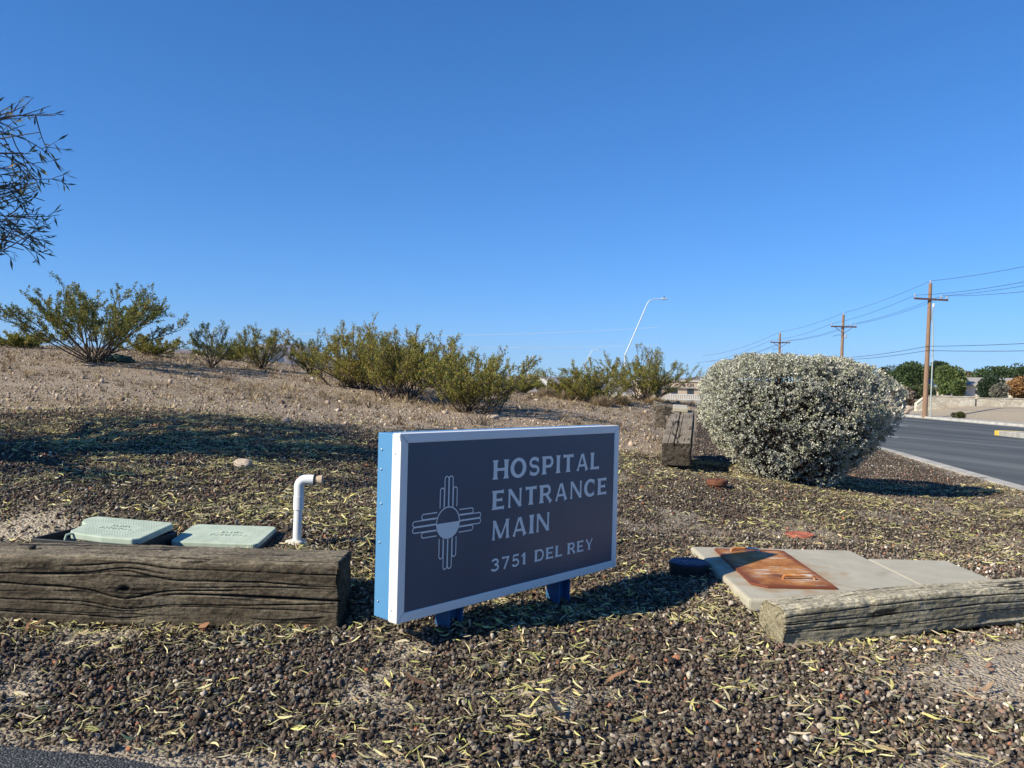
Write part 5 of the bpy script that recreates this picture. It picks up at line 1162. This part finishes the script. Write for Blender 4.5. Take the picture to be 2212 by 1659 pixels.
# ------------------------------------------------------------------ across the road: poles, wires, wall, houses, trees
def wire(p, q, sag, rad, label, mat, k=14):
    p, q = Vector(p), Vector(q); pts = []
    for j in range(k + 1):
        t = j / k; c = p.lerp(q, t); c.z -= sag * 4 * t * (1 - t); pts.append(c)
    o = MB().tube([c - p for c in pts], rad * 0.72, 4).build('power_line', mat); o.location = p
    return tag(o, label, 'power line', 'overhead wires')
poles = []
def utility_pole(top_uv, base_uv, Y, armv, arm_len, label, zbase=None, conduit=False, braces=True, tiltarm=0.0):
    tp = at(*top_uv, Y); bp_ = at(*base_uv, Y) if zbase is None else Vector((at(*base_uv, Y).x, Y, zbase))
    root = empty('utility_pole', bp_, 0, label, 'utility pole', 'utility poles along the road')
    t = tp - bp_; H = t.z; r0, r1 = 0.21, 0.13
    MB().tube([(0, 0, -0.4), (t.x * 0.5, 0, H * 0.5), (t.x, 0, H)], [r0, (r0 + r1) / 2, r1], 12).build('pole', M['pole'], root)
    az = at(top_uv[0], armv, Y).z - bp_.z; ax = t.x * az / H; R = Matrix.Rotation(tiltarm, 3, 'Y')
    c = Vector((ax, -0.19, az)); MB().box(c, (arm_len, 0.12, 0.15), M=R).build('crossarm', M['arm'], root)
    for sx_ in (-0.47, 0.30, 0.47):
        q = c + R @ Vector((sx_ * arm_len, 0, 0.08)); MB().lathe([(0.03, 0), (0.03, 0.08), (0.075, 0.10), (0.075, 0.16), (0.05, 0.18), (0.075, 0.20), (0.05, 0.26)], 10, q).build('insulator', M['porcelain'], root)
    MB().lathe([(0.03, 0), (0.03, 0.08), (0.07, 0.1), (0.05, 0.24)], 10, (t.x, 0, H)).build('insulator', M['porcelain'], root)
    if braces:
        for s_ in (-1, 1): MB().tube([c + Vector((s_ * arm_len * 0.34, -0.02, -0.07)), Vector((ax - (0 if s_ < 0 else 0), -0.19, az - 0.75))], 0.03, 6).build('brace', M['arm'], root)
    if conduit:
        cz = H * 0.86; ox = 0.34
        MB().tube([(0.42, -0.05, -0.2), (0.42 + t.x * 0.5, -0.05, H * 0.5), (t.x * 0.72 + 0.34, -0.05, H * 0.70), (t.x * 0.78 + 0.20, -0.05, H * 0.735), (t.x * 0.8 + 0.22, -0.05, H * 0.79), (t.x * 0.82 + 0.30, -0.05, cz - 0.5)], 0.055, 8).build('conduit', M['conduit'], root)
        MB().lathe([(0.02, 0), (0.09, 0.05), (0.09, 0.3), (0.03, 0.36)], 10, (t.x * 0.84 + 0.31, -0.05, cz - 0.45)).build('cable_head', M['whitepaint'], root)
        MB().box((t.x * 0.82 + 0.15, -0.05, cz - 0.62), (0.36, 0.05, 0.06)).build('bracket', M['steel'], root)
    else:
        MB().tube([(ax - 1.1, -0.2, az - 1.05), (ax - 0.6, -0.2, az - 0.88), (ax, -0.2, az - 0.9)], 0.025, 5).build('jumper_wire', M['wire'], root)
        MB().lathe([(0.05, 0), (0.12, 0.05), (0.12, 0.3), (0.05, 0.34)], 8, (ax + 0.22, -0.2, az - 1.2)).build('cutout', M['porcelain'], root)
    return dict(top=tp, arm=bp_ + c, L=arm_len, base=bp_, t=t, Y=Y)
A = utility_pole((2010, 612), (1997, 904), 65.0, 647, 2.75, 'nearest brown wooden utility pole with a grey conduit beside it', conduit=True, braces=False, tiltarm=0.03)
B = utility_pole((1822, 680), (1813, 900), 86.0, 706, 2.75, 'middle wooden utility pole rising behind the silver shrub', zbase=-0.8)
Cc_ = utility_pole((1685, 720), (1680, 880), 111.0, 740, 2.75, 'farthest utility pole, just clearing the top of the silver shrub', zbase=-1.0)
def armpt(P, f, dz=0.3): return P['arm'] + Vector((f * P['L'], 0, dz))
D_top = Vector((32.4, 42.0, 9.35)); Dn = lambda f, z: Vector((31.9 + f * 2.75, 42.0, z))
far = Vector((40.5, 170.0, 6.0))
for nm, a, b_, c_, d_ in (('top', A['top'], B['top'], Cc_['top'], D_top), ):
    wire(d_, a + Vector((0, 0, .2)), 0.25, 0.020, 'top wire running from the nearest pole out of the right edge', M['wire'])
    wire(a + Vector((0, 0, .2)), b_ + Vector((0, 0, .2)), 0.2, 0.020, 'top wire between the nearest and the middle pole', M['wire'])
    wire(b_ + Vector((0, 0, .2)), c_ + Vector((0, 0, .2)), 0.25, 0.022, 'top wire between the middle and the farthest pole', M['wire'])
    wire(c_ + Vector((0, 0, .2)), far + Vector((0, 0, 2.2)), 0.7, 0.026, 'top wire running on beyond the farthest pole', M['wire'])
for nm, f, dz in (('left', -0.47, 8.05), ('inner', 0.30, 8.35), ('outer', 0.47, 7.75)):
    wire(Dn(f, dz), armpt(A, f), 0.3, 0.020, nm + ' crossarm wire from the nearest pole out of the right edge', M['wire'])
    wire(armpt(A, f), armpt(B, f), 0.25, 0.020, nm + ' crossarm wire between the nearest and the middle pole', M['wire'])
    wire(armpt(B, f), armpt(Cc_, f), 0.35, 0.022, nm + ' crossarm wire between the middle and the farthest pole', M['wire'])
    wire(armpt(Cc_, f), far + Vector((f * 3, 0, 0.8 + 0.4 * f)), 0.7, 0.026, nm + ' crossarm wire running on beyond the farthest pole', M['wire'])
for nm, va, vb_, vr in (('upper', 748, 773, 741), ('lower', 757, 777, 757.5)):
    pa, pb_, pr = at(2003, va, 64.7), at(1818, vb_, 85.7), at(2230, vr, 58.0)
    wire(pb_, pa, 0.15, 0.028, nm + ' thick black cable low between the nearest and the middle pole', M['wire']); wire(pa, pr, 0.05, 0.028, nm + ' thick black cable low from the nearest pole to the right edge', M['wire'])
    wire(pb_, at(1690, vb_ + 14, 110), 0.2, 0.028, nm + ' thick black cable from the middle pole behind the silver shrub', M['wire'])
wire(at(1500, 806, 240), at(1105, 799, 260), 1.0, 0.05, 'distant dark cable low on the horizon above the road', M['wire'])
wire(at(350, 706, 150), at(1420, 707, 150), 1.6, 0.035, 'upper pale bare wire crossing the sky behind the bushes', M['wirelite'])
wire(at(300, 738, 170), at(1420, 746, 170), 0.9, 0.035, 'lower pale bare wire crossing the sky behind the bushes', M['wirelite'])

def street_lamp(pts, Y, zb, label, rad):
    P = [at(u, v, Y) for u, v in pts]; base = Vector((P[0].x, Y, zb)); root = empty('street_lamp', base, 0, label, 'street lamp', 'curved street lamps by the road')
    L = [p - base for p in P]
    MB().tube([(0, 0, 0)] + L[:2], [rad * 1.15, rad, rad * 0.95], 10).build('pole', M['steel'], root)
    arm = [L[1]] + L[2:-1]
    # smooth the davit arm
    for _ in range(2):
        n_ = [arm[0]]
        for a_, b_ in zip(arm, arm[1:]): n_ += [a_.lerp(b_, .25), a_.lerp(b_, .75)]
        arm = n_ + [arm[-1]]
    MB().tube(arm, [rad * (0.95 - 0.45 * i_ / len(arm)) for i_ in range(len(arm))], 10).build('arm', M['steel'], root)
    a_, b_ = L[-2], L[-1]; w = (b_ - a_).length
    MB().tube([a_ - (b_ - a_) * 0.1, a_ + (b_ - a_) * 0.1, a_ + (b_ - a_) * 0.6, b_], [rad * 0.9, rad * 1.5, rad * 1.4, rad * 0.5], 10).build('lamp_head', M['steel'], root)
    MB().lathe([(0.06, 0), (0.06, 0.12), (0.04, 0.14)], 8, a_.lerp(b_, .4) + Vector((0, 0, rad * 1.3))).build('photocell', M['black'], root)
street_lamp([(1350, 800), (1350, 767), (1376, 708), (1398, 656), (1404, 648), (1414, 645.5), (1429, 645.3), (1443, 645.3)], 78.0, -0.9, 'nearest and tallest street lamp leaning over the right hand bushes', 0.062)
street_lamp([(1264, 800), (1264, 785), (1277, 760), (1281, 755.5), (1286, 755), (1291, 754.8), (1297, 755)], 190.0, -2.5, 'middle street lamp with its arm above the wide olive bush', 0.075)
street_lamp([(1140, 812), (1140, 778), (1141.5, 773), (1144, 770.5), (1148, 769.8), (1150, 769.8), (1156, 770)], 270.0, -5.0, 'farthest small street lamp right of the big clump of bushes', 0.085)

# stone wall, posts, median nose
def stone_wall(u0, u1, v0t, v1t, Y, label, slope_end=False):
    a, b_ = at(u0, v0t, Y), at(u1, v1t, Y + 0.5); hgt = 1.75; L = b_.x - a.x; n_ = max(6, int(L / 0.5)); mb = MB(); V = []
    for i_ in range(n_ + 1):
        t = i_ / n_; x_ = L * t; zt_ = (b_.z - a.z) * t + 0.02 * random.uniform(-1, 1)
        if slope_end and x_ < 0.9: zt_ -= 0.75 * (1 - x_ / 0.9)
        for (yy, zz) in ((-0.2, -hgt), (-0.2, zt_ - 0.05), (-0.24, zt_ - 0.05), (-0.24, zt_ + 0.02), (0.24, zt_ + 0.02), (0.24, zt_ - 0.05), (0.2, zt_ - 0.05), (0.2, -hgt)): V.append((x_, yy + 0.5 * t, zz))
    F = [(i_ * 8 + k, i_ * 8 + (k + 1) % 8, (i_ + 1) * 8 + (k + 1) % 8, (i_ + 1) * 8 + k) for i_ in range(n_) for k in range(8)] + [tuple(range(8)), tuple(n_ * 8 + k for k in range(7, -1, -1))]
    mb.add(V, F); o = mb.build('stone_wall', M['stonewall']); o.location = a; return tag(o, label, 'wall', 'pale stone walls across the road')
stone_wall(1978, 2104, 854.5, 857, 75.0, 'long pale stone wall behind the nearest utility pole', True)
stone_wall(2108, 2330, 859, 864, 75.6, 'pale stone wall continuing right of the dark gap')
for k, (u, vt, vb_) in enumerate(((1932, 881, 900), (1950, 868, 901))):
    p = at(u, vb_, 63.0); q = at(u, vt, 63.0); p.z = gz(p.x, 63.0)
    o = MB().tube([(0, 0, -0.1), (0, 0, q.z - p.z - 0.03), (0, 0, q.z - p.z)], [0.065, 0.065, 0.05], 10).build('marker_post', M['whitepaint']); o.location = p; tag(o, ['short white marker post nearest the silver shrub', 'tall white marker post right of the short one'][k], 'post', 'white marker posts at the far kerb')
# heap of stones behind the posts
for k, (u, v, sz_) in enumerate(((1936, 889, .42), (1943, 893, .36), (1948, 884, .38), (1955, 890, .34), (1962, 882, .4), (1932, 896, .3))):
    p = at(u, v, 70); d = 1 + 0.3 * fbm(rv * 1.3 + k * 5, 2); o = link('rock', np_mesh('rock', rv * d[:, None] * np.array([1, .8, .7]) * sz_, rf, None, False), M['rock']); p.z = max(p.z, gz(p.x, 70) + .1); o.location = p
    tag(o, 'tan boulder in the heap left of the stone wall', 'rock', 'boulders heaped behind the white posts')
nose = Vector((22.55, 36.5, 0)); dr_ = Vector((-0.262, -0.965, 0)); sd = Vector((0.965, -0.262, 0))
def island(name, s0, s1, hw, rounded, mat, label):
    pts = []
    if rounded: pts += [nose + dr_ * (hw - hw * math.cos(t)) + sd * (hw * math.sin(t)) for t in np.linspace(-math.pi / 2, math.pi / 2, 12)]
    else: pts += [nose + dr_ * s0 - sd * hw, nose + dr_ * s0 + sd * hw]
    pts += [nose + dr_ * s1 + sd * hw, nose + dr_ * s1 - sd * hw]
    mb = MB(); n_ = len(pts); V = [(p.x, p.y, float(road_z(p.y)) - 0.05) for p in pts] + [(p.x, p.y, float(road_z(p.y)) + 0.21) for p in pts]
    mb.add(V, [tuple(range(n_ - 1, -1, -1)), tuple(range(n_, 2 * n_))] + [(i_, (i_ + 1) % n_, n_ + (i_ + 1) % n_, n_ + i_) for i_ in range(n_)])
    o = mb.build(name, mat, None, 0.03); return o
tag(island('median_nose', 0, 1.05, 0.55, True, M['yellow'], ''), 'yellow painted rounded end of the road median', 'kerb')
o = island('median', 1.06, 24, 0.55, False, M['kerb'], ''); o['kind'] = 'structure'

def far_tree(name, u, v_top, v_base, w_px, Y, seed, c1, c2, label, cat='tree', dense=1.0, shape=1.0, group='trees behind the stone wall', leaf=None, trunk_to=0.35):
    r = np.random.default_rng(seed); a = at(u, v_base, Y); a.z = min(a.z, gz(a.x, Y) + 0.3) if Y < 90 else a.z; H = at(u, v_top, Y).z - a.z; W = w_px * Y / FPX
    root = empty(name, a, 0, label, cat, group); px = Y / 799.0; leaf = leaf or px * 1.7
    nc = int(34 * dense); cl_ = []
    for _ in range(nc):
        d = r.normal(size=3); d /= np.linalg.norm(d); d *= r.random() ** 0.4
        cl_.append((np.array([d[0] * W * 0.38, d[1] * W * 0.38, H * (0.56 + 0.34 * d[2] * shape)]), (0.16 + 0.12 * r.random()) * min(W, H * 1.3), r.random()))
    per = int(170 * dense); cs, ds, cc = [], [], []
    for c, rad, tn in cl_:
        d = r.normal(size=(per, 3)); d /= np.linalg.norm(d, axis=1)[:, None]; rr = rad * (0.75 + 0.35 * r.random((per, 1))); cs.append(c + d * rr * np.array([1, 1, 0.8])); ds.append(d + r.normal(0, .5, (per, 3)))
        m = np.clip(tn * 0.7 + 0.4 * r.random((per, 1)), 0, 1); cc.append(np.array(c1) * (1 - m) + np.array(c2) * m)
    cs, ds, cc = np.concatenate(cs), np.concatenate(ds), np.concatenate(cc); ok = cs[:, 2] > 0.02 * H; cs, ds, cc = cs[ok], ds[ok], cc[ok]
    V, F, C2 = leaf_quads(cs, ds, leaf * 1.4, leaf, r, cc); link('crown', np_mesh('crown', V, F, C2), M['leaf'], root)
    tp = [(np.array([[0, 0, -0.3], [0.05 * W * 0.2, 0, H * 0.25], [0, 0, H * 0.6]]), np.array([0.05, 0.04, 0.02]) * H * 0.6)]
    for c, rad, tn in cl_[:10]: tp.append((np.array([[0, 0, H * 0.2], c * 0.5 + np.array([0, 0, H * 0.12]), c]), np.array([0.02, 0.014, 0.006]) * H))
    tubes_mesh('trunk', tp, M['bark'], root, 5)
    return root
DG, MG, LG = (0.035, 0.060, 0.028), (0.075, 0.115, 0.040), (0.14, 0.18, 0.055)
far_tree('conifer_tree', 1911, 794, 850, 26, 135, 1, (0.03, 0.05, 0.04), (0.06, 0.09, 0.07), 'dark bluish conifer just right of the silver shrub', dense=0.7, shape=1.25)
far_tree('leafy_tree', 1966, 786, 856, 76, 118, 2, DG, MG, 'broad dark green tree left of the nearest utility pole', dense=1.3)
far_tree('leafy_tree', 2027, 778, 856, 56, 124, 3, DG, MG, 'tallest dark tree right behind the nearest utility pole')
far_tree('leafy_tree', 2050, 790, 860, 56, 112, 4, MG, LG, 'lighter green round tree left of the white house', dense=1.2)
far_tree('leafy_bush', 2068, 822, 860, 28, 104, 5, MG, LG, 'small round green bush at the corner of the white house', 'bush', dense=0.7)
far_tree('leafy_tree', 2150, 797, 850, 86, 138, 6, DG, MG, 'wide dark tree row behind the white house', dense=1.3)
far_tree('leafy_tree', 2205, 795, 850, 70, 138, 7, DG, MG, 'dark tree at the right edge behind the orange tree', dense=1.1)
far_tree('leafy_tree', 2140, 814, 864, 52, 96, 8, (0.015, 0.04, 0.025), (0.05, 0.075, 0.035), 'dark green tree in front of the right side of the white house')
far_tree('leafy_tree', 2160, 830, 864, 34, 92, 9, (0.13, 0.13, 0.10), (0.20, 0.19, 0.15), 'bare greyish shrubby tree above the right stone wall', dense=0.6)
far_tree('leafy_tree', 2205, 816, 862, 56, 98, 10, (0.28, 0.15, 0.06), (0.38, 0.22, 0.09), 'orange brown tree at the right edge above the wall', dense=0.9)
far_tree('leafy_bush', 1985, 832, 866, 70, 92, 11, (0.06, 0.085, 0.035), (0.11, 0.12, 0.05), 'low olive bushes behind the left end of the stone wall', 'bush', dense=1.0)
far_tree('dry_bush', 1950, 838, 892, 44, 82, 12, (0.16, 0.12, 0.09), (0.26, 0.20, 0.15), 'dry brown scrub between the silver shrub and the stone wall', 'bush', dense=1.0)
far_tree('leafy_bush', 2075, 892, 903, 18, 62, 13, (0.05, 0.06, 0.02), (0.11, 0.11, 0.04), 'small dark green bush on the bare bank below the wall', 'bush', dense=0.5, leaf=0.09)
far_tree('leafy_bush', 2061, 893, 901, 11, 63, 14, (0.10, 0.10, 0.07), (0.16, 0.15, 0.11), 'tiny grey bush left of the green one on the bank', 'bush', dense=0.4, leaf=0.08)
far_tree('leafy_tree', 2090, 802, 850, 36, 160, 15, (0.13, 0.12, 0.07), (0.19, 0.17, 0.10), 'hazy brownish tree in the gap above the white house roof', dense=0.6)
# palm
a = at(1925, 852, 130); palm = empty('palm_tree', a, 0, 'small palm tree right of the dark bluish conifer', 'tree'); H = at(1925, 806, 130).z - a.z
MB().tube([(0, 0, -0.3), (0.02, 0, H * 0.5), (0.05, 0, H)], [0.32, 0.26, 0.24], 8).build('trunk', M['bark'], palm)
r = np.random.default_rng(9); fc, fd = [], []
for k in range(46):
    az_ = r.random() * 6.283; el = r.uniform(-0.6, 1.3); d = np.array([math.cos(az_) * math.cos(el), math.sin(az_) * math.cos(el), math.sin(el)])
    for q in range(9): fc.append(np.array([0.05, 0, H]) + d * (0.3 + 0.15 * q) - np.array([0, 0, 0.02 * q * q * 0.3])); fd.append(d + r.normal(0, .35, 3))
V, F, C2 = leaf_quads(np.array(fc), np.array(fd), 0.5, 0.10, r, np.where(r.random((len(fc), 1)) < .3, np.array([[0.16, 0.13, 0.06]]), np.array([[0.05, 0.075, 0.03]]))); link('crown', np_mesh('crown', V, F, C2), M['leaf'], palm)

def house(u0, u1, v_eave, v_base, v_ridge, Y, depth, wall, roof, label, gable=True):
    a, b_ = at(u0, v_base, Y), at(u1, v_base, Y); he = at(u0, v_eave, Y).z - a.z; hr = at(u0, v_ridge, Y).z - a.z; W = b_.x - a.x
    root = empty('house', a, 0.0, label, 'house', 'houses behind the stone wall')
    mb = MB(); mb.add([(0, 0, -1), (W, 0, -1), (W, depth, -1), (0, depth, -1), (0, 0, he), (W, 0, he), (W, depth, he), (0, depth, he)], [(0, 1, 5, 4), (1, 2, 6, 5), (2, 3, 7, 6), (3, 0, 4, 7)])
    mb.add([(0, 0, he), (0, depth, he), (0, depth / 2, hr)], [(0, 1, 2)]); mb.add([(W, 0, he), (W, depth, he), (W, depth / 2, hr)], [(0, 2, 1)])
    mb.build('wall', wall, root)
    o_ = 0.45; t_ = 0.16; sl_ = (hr - he) / (depth / 2)
    rf_ = MB()
    for s_ in (0, 1):
        y0_, y1_ = (-o_, depth / 2) if s_ == 0 else (depth + o_, depth / 2); z0_, z1_ = he - sl_ * o_ + .06, hr + .06
        rf_.add([(-o_, y0_, z0_), (W + o_, y0_, z0_), (W + o_, y1_, z1_), (-o_, y1_, z1_), (-o_, y0_, z0_ + t_), (W + o_, y0_, z0_ + t_), (W + o_, y1_, z1_ + t_), (-o_, y1_, z1_ + t_)], [(0, 1, 2, 3), (4, 7, 6, 5), (0, 4, 5, 1), (1, 5, 6, 2), (3, 2, 6, 7), (0, 3, 7, 4)])
    rf_.build('roof', roof, root)
    for fx in (0.28, 0.72):
        w_ = MB().box((W * fx, -0.012, he * 0.55), (W * 0.13, 0.02, he * 0.36)).build('window', M['glass'], root); MB().box((W * fx, -0.03, he * 0.36), (W * 0.15, 0.05, 0.08)).build('sill', M['whitepaint'], w_)
    return root
hw = house(2084, 2175, 833, 862, 817, 112.0, 9.0, M['stucco'], M['roofgrey'], 'white stucco house with a grey shingle roof among the trees'); hw.rotation_euler = (0, 0, -0.45)
MB().box((-0.012, 4.0, 1.0), (0.02, 0.9, 1.1)).build('window', M['glass'], hw)
hw = house(2004, 2036, 838, 866, 822, 116.0, 8.0, M['stucco'], M['roofblue'], 'small house with a blue grey roof behind the utility pole'); hw.rotation_euler = (0, 0, -0.2)
# the long low building past the lamp, half hidden by the bushes
a, b_ = at(1395, 853, 170), at(1580, 856, 170); W = b_.x - a.x; hB = at(1470, 822, 170).z - at(1470, 853, 170).z; bl = empty('commercial_building', a, 0, 'long low tan building with a parapet, beyond the road', 'building')
MB().box((W / 2, 8, hB / 2 - 1.5), (W, 16, hB + 3)).build('wall', M['stucco2'], bl)
MB().box((W / 2, 8, hB + 0.12), (W + 0.5, 16.5, 0.25)).build('parapet', M['stucco'], bl)
MB().box((W / 2, -0.2, hB * 0.56), (W, 0.4, 0.2)).build('canopy', M['roofgrey'], bl)
for k in range(5):
    MB().box((W * (0.14 + 0.19 * k), -0.02, hB * 0.28), (1.4, 0.06, hB * 0.42)).build('window', M['glass'], bl)
sg = text_mesh('& CH', 1.0, 0.04); sgo = link('lettering', sg, M['darkletter'], bl); sx_ = at(1483, 832, 170); sgo.location = (sx_.x - a.x + 0.3, -0.06, sx_.z - a.z); sgo.rotation_euler = (math.pi / 2, 0, 0)
# small white sheds on the horizon
for k, (u, v, w_, h_) in enumerate(((1160, 826, 26, 9), (1182, 829, 14, 6))):
    a = at(u, v, 260); b_ = at(u + w_, v - h_, 260); mb = MB(); W = b_.x - a.x; H = b_.z - a.z; sh = empty('shed', a, 0, ['white flat roofed shed on the horizon beside the farthest lamp', 'smaller pale shed right of the white flat roofed one'][k], 'shed')
    mb.box((W / 2, 3, H / 2 - 1), (W, 6, H + 2)).build('wall', M['whitepaint'], sh); MB().box((W / 2, 3, H + 0.1), (W + .4, 6.4, 0.2)).build('roof', M['roofgrey'], sh)
# railing of the road bridge at the far end
a, b_ = at(1436, 866, 72), at(1560, 873, 72); L = (b_ - a).length; rl_ = empty('bridge_railing', a, math.atan2(b_.y - a.y, b_.x - a.x), 'white picket railing on a concrete base across the road end', 'railing')
MB().box((L / 2, 0, -0.35), (L, 0.30, 0.9)).build('base', M['kerb'], rl_)
MB().box((L / 2, 0, 0.62), (L, 0.07, 0.07)).build('top_rail', M['whitepaint'], rl_); MB().box((L / 2, 0, 0.18), (L, 0.05, 0.05)).build('bottom_rail', M['whitepaint'], rl_)
pk = MB().box((0, 0, 0.40), (0.045, 0.04, 0.40)).build('picket', M['whitepaint'], rl_); pk.location = (0.1, 0, 0)
for k in range(1, int(L / 0.2)):
    c = pk.copy(); col.objects.link(c); c.parent = rl_; c.location = (0.1 + 0.2 * k, 0, 0)
# desert scrub far out on the plain, too far to count
n = 420; r = np.random.default_rng(3); yy = 40 + 260 * r.random(n) ** 0.8; xx = (r.random(n) * 1.5 - 0.85) * yy; k = (xx < road_near(np.clip(yy, -6, 400)) - 4) & ((yy > 46) | (xx < -5)); xx, yy = xx[k], yy[k]; n = len(xx); zz = height(xx, yy)
cs, ds, cc = [], [], []
for q in range(n):
    m = 60; w = 0.5 + 0.7 * r.random(); d = r.normal(size=(m, 3)) * np.array([.42, .42, .3]) * w + np.array([0, 0, .5 * w]); cs.append(d + np.array([xx[q], yy[q], zz[q]])); ds.append(r.normal(size=(m, 3)) + np.array([0, 0, .6])); cc.append(np.array([0.09, 0.10, 0.035]) * (0.6 + 0.8 * r.random((m, 1))))
V, F, C2 = leaf_quads(np.concatenate(cs), np.concatenate(ds), 0.30, 0.16, r, np.concatenate(cc)); tag(link('distant_scrub', np_mesh('distant_scrub', V, F, C2), M['leaf']), kind='stuff')

# ------------------------------------------------------------------ the air between here and the mountains
hz = NT('haze_air'); hz.t.nodes.remove(hz.p); pv_ = hz.n('ShaderNodeVolumePrincipled'); pv_.inputs['Color'].default_value = (0.62, 0.76, 1.0, 1); pv_.inputs['Density'].default_value = 3.2e-5; pv_.inputs['Anisotropy'].default_value = 0.0
hz.l(pv_.outputs[0], hz.out.inputs['Volume'])
hb = MB().box((0, 7000, 310), (44000, 20000, 980)).build('haze', hz.m); hb['kind'] = 'stuff'
